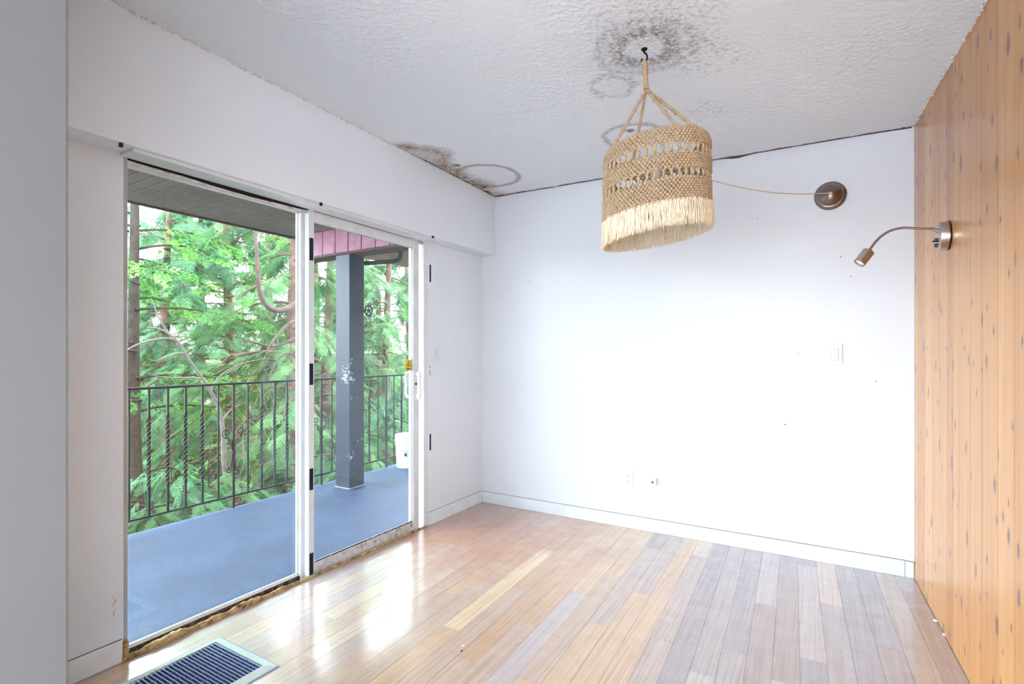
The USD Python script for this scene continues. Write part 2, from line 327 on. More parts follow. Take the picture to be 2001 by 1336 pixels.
# popcorn ceiling with water stains and mould at their real places
def ceiling_look():
    nodes = {'g': ('geometry', {}), 'base': ('color', {'value': srgb(237, 243, 249)}),
             'n1': ('noise_texture', {'scale': 7, 'detail': 6, 'roughness': 0.7}), 'n2': ('noise_texture', {'scale': 60, 'detail': 4, 'roughness': 0.7}), 'n3': ('noise_texture', {'scale': 2.6, 'detail': 4, 'roughness': 0.6}),
             'b1': ('noise_texture', {'scale': 210, 'detail': 3, 'roughness': 0.7}), 'b': ('bump', {'strength': 0.8, 'distance': 0.004}),
             'p': ('principled_bsdf', {'roughness': 0.95, 'specular_ior_level': 0.2})}
    links = [('g.position', n + '.vector') for n in ('n1', 'n2', 'n3', 'b1')] + [('b1.fac', 'b.height'), ('b.normal', 'p.normal')]
    cur, k = 'base.color', 0
    def stain(cx, cy, ramp, col, wob=0.10, speck=None, fine=0.0):
        nonlocal cur, k
        a = 's%d' % k; k += 1
        nodes[a + 'd'] = ('vector_math', {'math_type': 'distance', 'vector2': (cx, cy, 2.43)})
        nodes[a + 'w'] = ('math', {'math_type': 'multiply_add', 'value2': wob, 'value3': 0.0})
        nodes[a + 'o'] = ('math', {'math_type': 'add', 'value2': -wob * 0.5})
        nodes[a + 'r'] = ('rgb_ramp', {'ramp': [(p, (v,) * 3) for p, v in ramp]})
        nodes[a + 'm'] = ('mix_color', {'b': col})
        links.extend([('g.position', a + 'd.vector1'), ('n1.fac', a + 'w.value1'), (a + 'd.value', a + 'w.value3'), (a + 'w.value', a + 'o.value1'), (a + 'o.value', a + 'r.fac')])
        f = a + 'r.color'
        if speck:
            nodes[a + 'sp'] = ('rgb_ramp', {'ramp': [(speck[0], (0,) * 3), (speck[1], (1,) * 3)]})
            nodes[a + 'x'] = ('math', {'math_type': 'multiply'})
            links.extend([('n2.fac', a + 'sp.fac'), (f, a + 'x.value1'), (a + 'sp.color', a + 'x.value2')])
            f = a + 'x.value'
        links.extend([(f, a + 'm.fac'), (cur, a + 'm.a')])
        cur = a + 'm.result'
    hk = at(1259, 93, 'z', 2.40)
    grey, brown, black = srgb(112, 104, 98), srgb(150, 122, 90), srgb(38, 28, 22)
    stain(hk[0], hk[1], [(0.0, 0.10), (0.07, 0.15), (0.10, 0.85), (0.135, 0.6), (0.16, 0.25), (0.19, 0.5), (0.22, 0.1), (0.34, 0.0)], grey, 0.12, (0.34, 0.56))
    q = at(1290, 20, 'z', 2.41)
    stain(q[0], q[1], [(0.0, 0.55), (0.18, 0.35), (0.34, 0.0)], grey, 0.25, (0.5, 0.68))
    q = at(1390, 100, 'z', 2.42)
    stain(q[0], q[1], [(0.0, 0.5), (0.10, 0.35), (0.2, 0.0)], grey, 0.2, (0.5, 0.66))
    q = at(1195, 160, 'z', 2.43)
    stain(q[0], q[1], [(0.0, 0.1), (0.07, 0.1), (0.10, 0.55), (0.13, 0.0)], grey, 0.16, (0.38, 0.6))
    q = at(1237, 262, 'z', 2.43)
    stain(q[0], q[1], [(0.0, 0.0), (0.135, 0.0), (0.16, 0.7), (0.19, 0.0)], srgb(150, 138, 128), 0.12, (0.30, 0.5))
    q = at(1232, 251, 'z', 2.43)
    stain(q[0], q[1], [(0.0, 0.9), (0.02, 0.7), (0.035, 0.0)], black, 0.04)
    q = at(1375, 205, 'z', 2.43)
    stain(q[0], q[1], [(0.0, 0.4), (0.08, 0.3), (0.15, 0.0)], grey, 0.3, (0.5, 0.66))
    stain(-1.99, 3.03, [(0.0, 0.05), (0.19, 0.05), (0.215, 0.65), (0.225, 0.65), (0.25, 0.0)], srgb(140, 120, 100), 0.06, (0.25, 0.45))
    stain(-2.20, 2.55, [(0.0, 0.55), (0.11, 0.4), (0.165, 0.85), (0.20, 0.6), (0.26, 0.0)], srgb(140, 118, 96), 0.22, (0.32, 0.5))
    stain(-2.22, 2.85, [(0.0, 0.9), (0.11, 0.75), (0.20, 0.0)], brown, 0.2, (0.34, 0.5))
    stain(-2.22, 3.14, [(0.0, 1.0), (0.12, 0.7), (0.22, 0.0)], brown, 0.2, (0.32, 0.48))
    for u, v in ((893, 324), (908, 348), (922, 355), (946, 367), (800, 291)):
        q = at(u, v, 'z', 2.445)
        stain(q[0], q[1], [(0.0, 1.0), (0.016, 0.8), (0.034, 0.0)], black, 0.07)
    stain(-2.215, 3.33, [(0.0, 1.0), (0.045, 0.85), (0.075, 0.0)], black, 0.10, (0.3, 0.45))
    stain(-2.20, 3.42, [(0.0, 0.7), (0.08, 0.4), (0.16, 0.0)], srgb(168, 130, 92), 0.10)
    # mould lines in the joints to the bulkhead and the back wall
    nodes.update({'sx': ('separate_xyz', {}), 'jy': ('map_range', {'from_min': 3.395, 'from_max': 3.455, 'to_min': 0.0, 'to_max': 1.0, 'clamp': True}), 'ja': ('math', {'math_type': 'multiply_add', 'value2': 1.3}),
                  'jr': ('rgb_ramp', {'ramp': [(0.0, (0,) * 3), (0.99, (0,) * 3), (1.0, (0,) * 3)]}), 'jo': ('map_range', {'from_min': 1.35, 'from_max': 1.55, 'to_min': 0.0, 'to_max': 0.85, 'clamp': True}), 'jm': ('mix_color', {'b': srgb(70, 48, 44)})})
    links.extend([('g.position', 'sx.vector'), ('sx.y', 'jy.value'), ('n1.fac', 'ja.value1'), ('jy.result', 'ja.value3'), ('ja.value', 'jo.value'), ('jo.result', 'jm.fac'), (cur, 'jm.a')])
    cur = 'jm.result'
    nodes.update({'kx': ('map_range', {'from_min': -2.15, 'from_max': -2.204, 'to_min': 0.0, 'to_max': 1.0, 'clamp': True}), 'ky': ('map_range', {'from_min': 2.2, 'from_max': 2.5, 'to_min': 0.0, 'to_max': 0.45, 'clamp': True}),
                  'kz': ('math', {'math_type': 'add'}), 'ka': ('math', {'math_type': 'multiply_add', 'value2': 1.1}), 'ko': ('map_range', {'from_min': 1.75, 'from_max': 1.95, 'to_min': 0.0, 'to_max': 0.9, 'clamp': True}), 'kmm': ('mix_color', {'b': srgb(56, 38, 32)})})
    links.extend([('sx.x', 'kx.value'), ('sx.y', 'ky.value'), ('kx.result', 'kz.value1'), ('ky.result', 'kz.value2'), ('n1.fac', 'ka.value1'), ('kz.value', 'ka.value3'), ('ka.value', 'ko.value'), ('ko.result', 'kmm.fac'), (cur, 'kmm.a')])
    cur = 'kmm.result'
    links.append((cur, 'p.base_color'))
    return look('popcorn_ceiling', nodes, links)
M['ceiling'] = ceiling_look()
M['popcorn'] = plain('popcorn_crumb', srgb(224, 218, 206), 0.95)

def leaf_look(name, col, col2, trans=0.26):
    return look(name, {
        'oi': ('object_info', {}), 'g': ('geometry', {}), 'n': ('noise_texture', {'scale': 3.0, 'detail': 4}), 'a': ('math', {'math_type': 'multiply_add', 'value2': 0.6, 'value3': 0.0}),
        'o2': ('math', {'math_type': 'multiply', 'value2': 0.45}),
        'r': ('rgb_ramp', {'ramp': [(0.25, col), (0.75, col2)]}),
        'p': ('principled_bsdf', {'roughness': 0.5, 'specular_ior_level': 0.4}), 't': ('translucent_bsdf', {}), 'm': ('mix_closure', {'fac': trans})},
        [('g.position', 'n.vector'), ('oi.random', 'o2.value1'), ('n.fac', 'a.value1'), ('o2.value', 'a.value3'), ('a.value', 'r.fac'), ('r.color', 'p.base_color'), ('r.color', 't.color'), ('p.BSDF', 'm.closure1'), ('t.BSDF', 'm.closure2')], surface='m.closure')
M['leaf_cedar'] = leaf_look('cedar_green', srgb(12, 42, 28), srgb(112, 164, 98))
M['leaf_blue'] = leaf_look('blue_green', srgb(14, 54, 44), srgb(112, 168, 118))
M['leaf_lime'] = leaf_look('lime_green', srgb(70, 124, 54), srgb(158, 192, 92), 0.45)
M['leaf_maple'] = leaf_look('maple_green', srgb(40, 100, 58), srgb(130, 182, 92), 0.45)

# ---------------------------------------------------------------- the setting
XL, YB, XBK = -2.33, 3.46, -2.204       # door wall, back wall, face of the bulkhead
ZB = 1.978                              # underside of the bulkhead
Y0, Y1, ZD = 0.957, 2.785, 2.02         # door opening
REAR = -2.3
def right_x(y): return 0.451 + 0.03 * (3.455 - y)
def ceil_z(x, y):
    yy = np.clip(y, 0.3, 4.0)
    zl, zr = 2.448 - 0.0123 * (yy - 3.46), 2.413 + 0.041 * (yy - 3.46)
    t = (x + 2.204) / 2.66
    return zl + (zr - zl) * t

def add_floor():
    f = thing('floor', 'worn bamboo plank floor of the empty dining room', 'floor', kind='structure')
    part('subfloor', bx((-2.34, REAR, -0.12), (0.75, YB + 0.01, -0.0145)), M['dark_gap'], f)
    rng = random.Random(4)
    W, L, ang = 0.092, 1.02, 2.0
    room = Polygon([(XL + 0.005, REAR), (right_x(REAR) + 0.005, REAR), (right_x(YB) + 0.005, YB), (XL + 0.005, YB)])
    # anchor: the pale plank, its row centred on (-1.39, 2.31)
    c, s = math.cos(math.radians(ang)), math.sin(math.radians(ang))
    offs = {0: 0.0}
    for row in range(-13, 24):
        off = 0.0 if row == 0 else (row * 0.37 + rng.uniform(-0.12, 0.12)) % 1.0 * L
        for k in range(-5, 4):
            y0 = -0.51 + off + k * L
            g, gl = 0.0009, 0.0008
            q = sbox(row * W - W / 2 + g / 2, y0 + gl / 2, row * W + W / 2 - g / 2, y0 + L - gl / 2)
            q = affinity.rotate(q, ang, origin=(0, 0)); q = affinity.translate(q, -1.39, 2.305)
            q = q.intersection(room)
            if q.is_empty or q.area < 2e-4 or q.geom_type != 'Polygon': continue
            m = trimesh.creation.extrude_polygon(q, 0.014, engine='earcut')
            m.apply_translation([0, 0, -0.014 - rng.uniform(0, 0.0004)])
            tone = 6 if (row == 0 and k == 0) else rng.choice((0, 1, 4, 0, 2, 8) if row < -2 else (8, 1, 9, 8, 9, 1) if row < 4 else (8, 2, 1, 4, 7, 0, 2) if row < 10 else (2, 3, 3, 4, 5, 4, 7, 5, 0))
            part('plank', m, BAM[tone], f)
add_floor()

def add_ceiling():
    c = thing('ceiling', 'stippled white ceiling with brown and black water stains', 'ceiling', kind='structure')
    xs, ys = np.arange(-2.214, 0.60, 0.0056), np.arange(0.25, 3.475, 0.0056)
    X, Y = np.meshgrid(xs, ys, indexing='ij')
    P = np.stack([X, Y, np.zeros_like(X)], -1)
    n = meshkit.noise(P / 0.0115, 3) * 0.5 + meshkit.noise(P / 0.0070 + 9, 5) * 0.5
    n = np.clip((n - 0.42) * 2.4, 0, 1)
    patch = np.clip(meshkit.fbm(P / 0.5, 3, 8) * 2 - 0.3, 0.35, 1)
    # scraped smooth inside the stain by the corner
    d = np.hypot(X + 1.99, Y - 3.03); patch = patch * np.clip((d - 0.17) / 0.06, 0.25, 1)
    Z = ceil_z(X, Y) - 0.0036 * n * patch - 0.003 * meshkit.fbm(P / 0.25, 2, 2)
    v = np.stack([X, Y, Z], -1).reshape(-1, 3); a, b = X.shape
    i, j = np.meshgrid(np.arange(a - 1), np.arange(b - 1), indexing='ij')
    q = np.stack([i * b + j, i * b + j + 1, (i + 1) * b + j + 1, (i + 1) * b + j], -1).reshape(-1, 4)
    part('plaster', (v, q), M['ceiling'], c, smooth=True)
    part('roof_deck', bx((-2.48, REAR - 0.15, 2.53), (0.80, YB + 0.2, 2.75)), M['trim'], c)
    v2 = []
    ps = [(-2.48, REAR), (1.0, REAR), (1.0, 0.26), (-2.48, 0.26)]
    lo = [(x, y, float(ceil_z(x, y))) for x, y in ps]
    m = trimesh.convex.convex_hull(np.array(lo + [(x, y, 2.55) for x, y in ps]))
    part('plaster', m, M['popcorn'], c)
    # crumbs of texture torn loose along the joint with the pine boards and the bulkhead
    rng = np.random.default_rng(5); bits = []
    for k in range(150):
        y = rng.uniform(1.9, 3.45); x = right_x(y) - rng.uniform(0.0, 0.012)
        if meshkit.noise(np.array([y * 9, 0, 0.5]), 2) < 0.42: continue
        s = trimesh.creation.icosphere(1, rng.uniform(0.002, 0.0055)); s.vertices *= 1 + 0.5 * (rng.random((len(s.vertices), 1)) - 0.5)
        s.apply_scale([1, 1.3, 0.9]); s.apply_translation([x, y, ceil_z(x, y) - rng.uniform(0.001, 0.010)]); bits.append(s)
    for k in range(220):
        y = rng.uniform(0.6, 3.3); s = trimesh.creation.icosphere(1, rng.uniform(0.002, 0.006)); s.vertices *= 1 + 0.5 * (rng.random((len(s.vertices), 1)) - 0.5)
        s.apply_translation([XBK + rng.uniform(-0.001, 0.006), y, ceil_z(XBK, y) - rng.uniform(0.002, 0.006)]); bits.append(s)
    part('loose_texture', join(bits), M['popcorn'], c, smooth=True, kind='stuff')
add_ceiling()

def wall_panel(outer, hole, axis, lo, hi):
    """A wall extruded between lo and hi on x or y; outline in (other axis, z)."""
    p = Polygon(outer, [hole] if hole else [])
    m = trimesh.creation.extrude_polygon(p, hi - lo, engine='earcut')
    v = np.array(m.vertices)
    nv = np.stack([v[:, 2] + lo, v[:, 0], v[:, 1]], 1) if axis == 'x' else np.stack([v[:, 0], v[:, 2] + lo, v[:, 1]], 1)
    f = m.faces if axis == 'x' else m.faces[:, ::-1]
    return trimesh.Trimesh(nv, f, process=False)

wl = thing('wall_left', 'white door wall around the sliding glass door', 'wall', kind='structure')
part('plaster', wall_panel([(REAR, -0.12), (YB + 0.15, -0.12), (YB + 0.15, 2.53), (REAR, 2.53)], [(Y0, -0.05), (Y1, -0.05), (Y1, ZD), (Y0, ZD)], 'x', -2.47, XL), M['wall'], wl)
# bare patch and scrapes in the paint beside the handle
pm = []
for (u, v, r) in ((840, 727, 0.012), (840, 716, 0.010), (839, 705, 0.005), (841, 733, 0.008)):
    s = trimesh.creation.icosphere(2, r); s.apply_scale([0.05, 0.7, 1.3]); s.apply_translation(at(u, v, 'x', XL)); pm.append(s)
part('bare_patch', join(pm), plain('bare_plaster', srgb(196, 180, 176), 0.9), wl, smooth=True, label='bare brown patch in the paint')

sc_ = []
for k in range(5):
    q = at(220 + (k * 5) % 9, 1166 + 8 * k, 'x', XL); m_ = trimesh.creation.icosphere(1, 0.0035 + 0.002 * ((k * 5) % 3)); m_.apply_scale([0.04, 0.3, 1.5]); m_.apply_translation(q); sc_.append(m_)
part('scuff', join(sc_), plain('scuff_mark', srgb(186, 180, 178), 0.9), wl, smooth=True, label='dark scuff in the paint')

wb = thing('wall_back', 'white back wall of the dining room', 'wall', kind='structure')
part('plaster', bx((XL - 0.14, YB, -0.12), (0.9, YB + 0.14, 2.53)), M['wall'], wb)
for (u, v, r) in ((1032, 522, .0035), (1032, 549, .0035), (1121, 549, .003), (1480, 427, .003), (1643, 502, .0035), (1534, 829, .004), (1712, 745, .003), (1663, 540, .003), (1560, 690, .0025)):
    s = trimesh.creation.icosphere(1, r); s.apply_scale([1, 0.25, 1]); s.apply_translation(at(u, v, 'y', YB)); part('nail_hole', s, M['nail'], wb)
# dark crack in the joint with the ceiling
rng = np.random.default_rng(2)
xs = np.linspace(-2.2, 0.44, 160)
h = 0.0015 + 0.008 * np.clip(meshkit.noise(np.stack([xs * 7, xs * 0, xs * 0], 1), 4) - 0.35, 0, 1) + 0.007 * np.exp(-((xs + 0.42) / 0.05) ** 2)
top = [(x, ceil_z(x, 3.455) + 0.01) for x in xs]; bot = [(x, ceil_z(x, 3.455) - 0.002 - hh) for x, hh in zip(xs, h)]
part('joint_crack', wall_panel(top + bot[::-1], None, 'y', YB - 0.003, YB), M['crack'], wb)

PINE_END = 0.10                          # the boards stop outside the frame; added plaster and a daylight opening follow
wr = thing('wall_right', 'right wall of upright varnished knotty pine boards', 'wall', kind='structure')
part('backing', trimesh.convex.convex_hull(np.array([(right_x(y) + dx, y, z) for y in (PINE_END, YB + 0.1) for dx in (0.013, 0.16) for z in (-0.12, 2.53)])), plain('pine_groove', srgb(96, 58, 28), 0.9), wr)
edges = [3.459, 3.361, 3.203, 3.037, 2.899, 2.783, 2.688, 2.602, 2.454, 2.314, 2.161, 2.02, 1.89]
while edges[-1] > PINE_END + 0.1: edges.append(edges[-1] - 0.137)
rng = random.Random(8)
for a, b in zip(edges[1:], edges[:-1]):
    c = 0.0042; w = b - a; t = 0.013
    pr = [(-t, a + 0.0016), (-0.0008, a + 0.0016), (0, a + 0.0022), (0, b - 0.0022), (-0.0008, b - 0.0016), (-t, b - 0.0016)]
    pts = []
    for z in (0.004, 2.50):
        pts += [(right_x(y) - q_, y, z) for q_, y in pr]
    zt = [float(ceil_z(right_x(y), y)) + 0.004 for _, y in pr]
    v = np.array(pts); v[6:, 2] = zt
    part('plank', trimesh.convex.convex_hull(v), PINE[rng.choice((0, 0, 1, 2, 2, 3))], wr)

xr0 = right_x(PINE_END) + 0.002
part('plaster', wall_panel([(REAR, -0.12), (PINE_END, -0.12), (PINE_END, 2.53), (REAR, 2.53)], [(-1.75, 0.80), (-0.15, 0.80), (-0.15, 2.10), (-1.75, 2.10)], 'x', xr0, xr0 + 0.14), M['wall'], wr)  # unseen plaster and opening, added to let more daylight into the room

# stub of wall at the opening the camera stands in
M['wall_painted_shade'] = plain('painted_shade_grey', srgb(107, 108, 110), 0.5, var=0.02, scale=2.0)  # dark grey stands in for the shade on this wall end
ws = thing('wall_front', 'wall end with its shade painted in as grey, beside the opening at the frame edge', 'wall', kind='structure')
part('plaster', cbx((XL, 0.24, 0), (-1.2, 0.405, 2.50), 0.004), M['wall_painted_shade'], ws)
part('header', bx((XL, REAR - 0.12, 1.75), (0.7, REAR, 2.53)), M['wall'], ws)  # added out of view; its height limits the daylight on the back wall

bk = thing('trim_1', 'white boxed bulkhead along the ceiling over the sliding door', 'bulkhead', kind='structure')
part('plaster', cbx((XL, 0.405, ZB), (XBK, YB, 2.50), 0.003), M['wall'], bk)

def baseboard(name, label, segs):
    o = thing(name, label, 'baseboard', kind='structure')
    for lo, hi, ax, s in segs:
        part('board', cbx(lo, hi, 0.003), M['trim'], o)
        gl, gh = np.array(lo, float), np.array(hi, float)
        gl[2], gh[2] = hi[2], hi[2] + 0.002
        if ax == 'x': gh[0] = gl[0] + 0.004
        else: gl[1] = gh[1] - 0.004
        part('caulk_line', bx(gl, gh), plain_once('caulk', srgb(128, 116, 108)), o)
_once = {}
def plain_once(n, c):
    if n not in _once: _once[n] = plain(n, c, 0.8, var=0.3, scale=12)
    return _once[n]
baseboard('baseboard_left', 'white baseboard under the wall beside the sliding door', [((XL, Y1 + 0.006, 0), (XL + 0.012, YB - 0.012, 0.088), 'x', 1), ((XL, 0.405, 0), (XL + 0.012, Y0 - 0.006, 0.086), 'x', 1)])
baseboard('baseboard_back', 'white baseboard along the foot of the back wall', [((XL + 0.012, YB - 0.012, 0), (right_x(YB) - 0.04, YB, 0.086), 'y', 1), ((right_x(YB) - 0.0385, YB - 0.012, 0), (right_x(YB) - 0.001, YB, 0.085), 'y', 1)])

# ---------------------------------------------------------------- sliding glass door
dr = thing('door_1', 'white aluminium sliding glass door onto the balcony', 'sliding door', kind='structure')
part('header_track', join(bx((XL - 0.002, Y0 - 0.012, ZB - 0.010), (XBK - 0.028, Y1 + 0.01, ZB)), cbx((XBK - 0.028, Y0 - 0.012, ZB - 0.014), (XBK - 0.020, Y1 + 0.01, ZB), 0.001)), M['alu'], dr)
for u in (236, 627, 846):
    q = at(u, {236: 285, 627: 400, 846: 464}[u], 'z', ZB - 0.012)
    part('track_bracket', cbx((q[0] - 0.006, q[1] - 0.005, ZB - 0.016), (q[0] + 0.006, q[1] + 0.006, ZB - 0.001), 0.001), M['pad'], dr)
# ragged dark gap between drywall and head frame
ys = np.linspace(Y0 + 0.004, Y1 - 0.05, 120)
g = meshkit.noise(np.stack([ys * 6, ys * 0, ys * 0], 1), 7); env = np.interp(ys, [0.95, 1.1, 1.5, 1.75, 1.85, 2.1, 2.8], [0.5, 0.9, 1.3, 1.0, 0.35, 0.3, 0.15])
low = 1.972 - 0.013 * env * (0.45 + 0.9 * g)
part('gap', wall_panel([(y, 1.998) for y in ys] + [(y, z) for y, z in zip(ys[::-1], low[::-1])], None, 'x', XL - 0.0145, XL - 0.013), M['dark_gap'], dr)
part('head_frame', join(cbx((-2.47, Y0, 1.985), (XL - 0.015, Y1, ZD), 0.002), cbx((-2.362, Y0, 1.951), (XL - 0.0148, Y1 - 0.04, 1.99), 0.003)), M['grime_white'], dr)
part('jamb', join(cbx((-2.47, Y0, -0.03), (XL - 0.004, Y0 + 0.016, 1.985), 0.001), cbx((-2.44, Y0 + 0.016, -0.03), (-2.43, Y0 + 0.024, 1.985), 0.001)), M['alu_grey'], dr)
part('jamb', join(cbx((-2.47, Y1 - 0.040, -0.03), (XL + 0.002, Y1, 1.985), 0.002), cbx((-2.40, Y1 - 0.052, -0.02), (-2.392, Y1 - 0.04, 1.985), 0.001)), M['alu'], dr)
part('sill', join(bx((-2.47, Y0, -0.05), (XL + 0.003, Y1, -0.030)), cbx((-2.392, Y0 + 0.02, -0.03), (-2.382, Y1 - 0.04, -0.016), 0.001), cbx((-2.345, Y0 + 0.02, -0.03), (-2.336, Y1 - 0.04, -0.008), 0.001)), M['dirt'], dr)
# heaped dirt in the track
ys = np.linspace(Y0 + 0.02, Y1 - 0.05, 140); v = []
for y in ys:
    b_ = meshkit.noise(np.array([y * 25, 1, 0]), 3)
    v += [(-2.381, y, -0.028), (-2.376, y, -0.016 + 0.010 * b_), (-2.360, y, -0.014 + 0.012 * b_), (-2.346, y, -0.010 + 0.008 * b_), (-2.345, y, -0.028)]
v = np.array(v); n = len(ys); q = [[i * 5 + j, i * 5 + j + 1, (i + 1) * 5 + j + 1, (i + 1) * 5 + j] for i in range(n - 1) for j in range(4)]
part('track_dirt', (v, np.array(q)), M['dirt'], dr, smooth=True)
# fixed leaf, outer track
XF = -2.412
fx = part('fixed_panel', join(cbx((XF - 0.017, Y0 + 0.018, -0.028), (XF + 0.017, Y0 + 0.030, 2.0), 0.002), cbx((XF - 0.017, 1.800, -0.028), (XF + 0.030, 1.838, 2.0), 0.003),
     cbx((XF - 0.017, Y0 + 0.03, 1.958), (XF + 0.017, 1.80, 2.0), 0.003), cbx((XF - 0.017, Y0 + 0.03, -0.028), (XF + 0.017, 1.80, 0.010), 0.003)), M['alu'], dr)
part('glass', bx((XF - 0.0025, Y0 + 0.03, 0.010), (XF + 0.0025, 1.80, 1.958)), M['glass'], fx)
def gasket(y0, y1, z0, z1, x, w=0.005):
    return join(bx((x, y0, z0), (x + 0.004, y0 + w, z1)), bx((x, y1 - w, z0), (x + 0.004, y1, z1)), bx((x, y0, z0), (x + 0.004, y1, z0 + w)), bx((x, y0, z1 - w), (x + 0.004, y1, z1)))
part('grime_line', bx((XF + 0.0165, Y0 + 0.03, -0.028), (XF + 0.0195, 1.80, 0.0035)), M['dirt'], fx)
part('gasket', gasket(Y0 + 0.03, 1.80, 0.010, 1.958, XF + 0.003), M['white_plastic'], fx)
# sliding leaf, inner track
XS = -2.358
sl = part('sliding_panel', join(cbx((XS - 0.017, 1.817, -0.012), (XS + 0.018, 1.853, 1.975), 0.002), cbx((XS - 0.017, 2.648, -0.012), (XS + 0.018, 2.705, 1.975), 0.003),
     cbx((XS - 0.015, 1.853, 1.912), (XS + 0.015, 2.648, 1.972), 0.003)), M['alu'], dr)
part('bottom_rail', join(cbx((XS - 0.017, 1.853, -0.012), (XS + 0.013, 2.648, 0.062), 0.003), cbx((XS + 0.013, 1.853, 0.000), (XS + 0.017, 2.648, 0.030), 0.001)), M['grime_white'], sl)
part('glass', bx((XS - 0.0025, 1.853, 0.062), (XS + 0.0025, 2.648, 1.912)), M['glass'], sl)
part('grime_line', bx((XS + 0.003, 1.853, 0.0625), (XS + 0.010, 2.648, 0.068)), M['dirt'], sl)
part('gasket', gasket(1.853, 2.648, 0.062, 1.912, XS + 0.003, 0.004), M['alu_grey'], sl)
for z0, z1 in ((1.70, 1.82), (1.03, 1.145), (0.464, 0.58), (0.008, 0.125)):
    part('felt_pad', cbx((XS + 0.018, 1.822, z0), (XS + 0.0205, 1.845, z1), 0.0008), M['pad'], sl, label='navy felt strip on the door stile' if z0 > 1.6 else None)
# pull handle inside, its lever, and the pull outside
hy = 2.678
part('handle', join(cbx((XS + 0.018, hy - 0.016, 0.885), (XS + 0.023, hy + 0.016, 1.085), 0.002), cbx((XS + 0.030, hy - 0.012, 0.890), (XS + 0.056, hy + 0.010, 1.080), 0.006),
     cbx((XS + 0.020, hy - 0.009, 0.900), (XS + 0.034, hy + 0.008, 0.925), 0.002), cbx((XS + 0.020, hy - 0.009, 1.045), (XS + 0.034, hy + 0.008, 1.070), 0.002)), M['white_plastic'], sl, label='white pull handle')
part('latch_plate', cbx((XS + 0.020, hy + 0.016, 0.89), (XS + 0.030, hy + 0.024, 1.078), 0.001), M['dark_plastic'], sl)  # dark strip painting in the shaded gap between pull and jamb
part('latch_lever', cbx((XS + 0.022, hy - 0.018, 0.985), (XS + 0.036, hy - 0.008, 1.000), 0.001), M['black_metal'], sl)
part('handle', tube(spline([(XS - 0.017, hy - 0.02, 0.90), (XS - 0.05, hy - 0.02, 0.91), (XS - 0.055, hy - 0.02, 0.98), (XS - 0.05, hy - 0.02, 1.06), (XS - 0.017, hy - 0.02, 1.07)], 24), 0.010, 8), M['alu_grey'], sl, smooth=True)
st = part('warning_sticker', cbx((XS + 0.0027, 2.588, 1.083), (XS + 0.0034, 2.646, 1.158), 0.0002), M['sticker'], sl, label='yellow warning sticker with a dark triangle')
tri = Polygon([(-0.020, 0.006), (0.020, 0.006), (0.0, 0.045)], [[(-0.012, 0.011), (0.012, 0.011), (0.0, 0.036)]])
tm = trimesh.creation.extrude_polygon(tri, 0.0004, engine='earcut'); bar = trimesh.creation.box([0.040, 0.010, 0.0004]); bar.apply_translation([0, -0.010, 0.0002]); ex = trimesh.creation.box([0.004, 0.014, 0.0004]); ex.apply_translation([0, 0.02, 0.0002])
part('printed_sign', frame_to(join(tm, bar, ex), (XS + 0.0035, 2.617, 1.105), (0, -1, 0), (0, 0, 1), (1, 0, 0)), M['sticker_ink'], sl)

# torn foam along the foot of the door
ys = np.linspace(Y0 - 0.01, Y1 - 0.02, 260); pts, sides = [], 10
for y in ys:
    n1 = meshkit.noise(np.array([y * 14, 0.3, 0]), 1); n2 = meshkit.noise(np.array([y * 45, 2.3, 0]), 6); far = np.interp(y, [1.0, 1.5, 1.75, 2.0], [1, 1, 0.55, 0.5])
    r = (0.008 + 0.013 * n1 + 0.005 * n2) * far
    for k in range(sides):
        a = 2 * math.pi * k / sides
        w = 1 + 0.5 * (meshkit.noise(np.array([y * 60, math.cos(a) * 2, math.sin(a) * 2]), 9) - 0.5)
        pts.append((XL + 0.004 + 0.85 * r * w * math.cos(a), y, 0.002 + 0.25 * r + 0.95 * r * w * math.sin(a)))
n = len(ys); q = [[i * sides + k, i * sides + (k + 1) % sides, (i + 1) * sides + (k + 1) % sides, (i + 1) * sides + k] for i in range(n - 1) for k in range(sides)]
end_ = trimesh.creation.icosphere(3, 0.018); end_.apply_scale([0.7, 0.6, 2.6]); end_.vertices += 0.006 * (meshkit.noise(end_.vertices * 90)[:, None] - 0.5); end_.apply_translation([XL + 0.006, Y0 + 0.004, 0.038])
solo('foam_strip', join(trimesh.Trimesh(np.array(pts), np.vstack([np.array(q)[:, [0, 1, 2]], np.array(q)[:, [0, 2, 3]]]), process=False), end_), M['foam'], 'crumbling yellow foam strip along the foot of the sliding door', 'foam strip', smooth=True)

# ---------------------------------------------------------------- small fittings on the walls
for z0, z1, lab in ((1.70, 1.82, 'short black strip on the door wall, level with the top of the glass'), (0.52, 0.634, 'short black strip on the door wall, low beside the door jamb')):
    solo('wall_strip', cbx((XL, 2.806, z0), (XL + 0.004, 2.818, z1), 0.001), M['pad'], lab, 'strip')

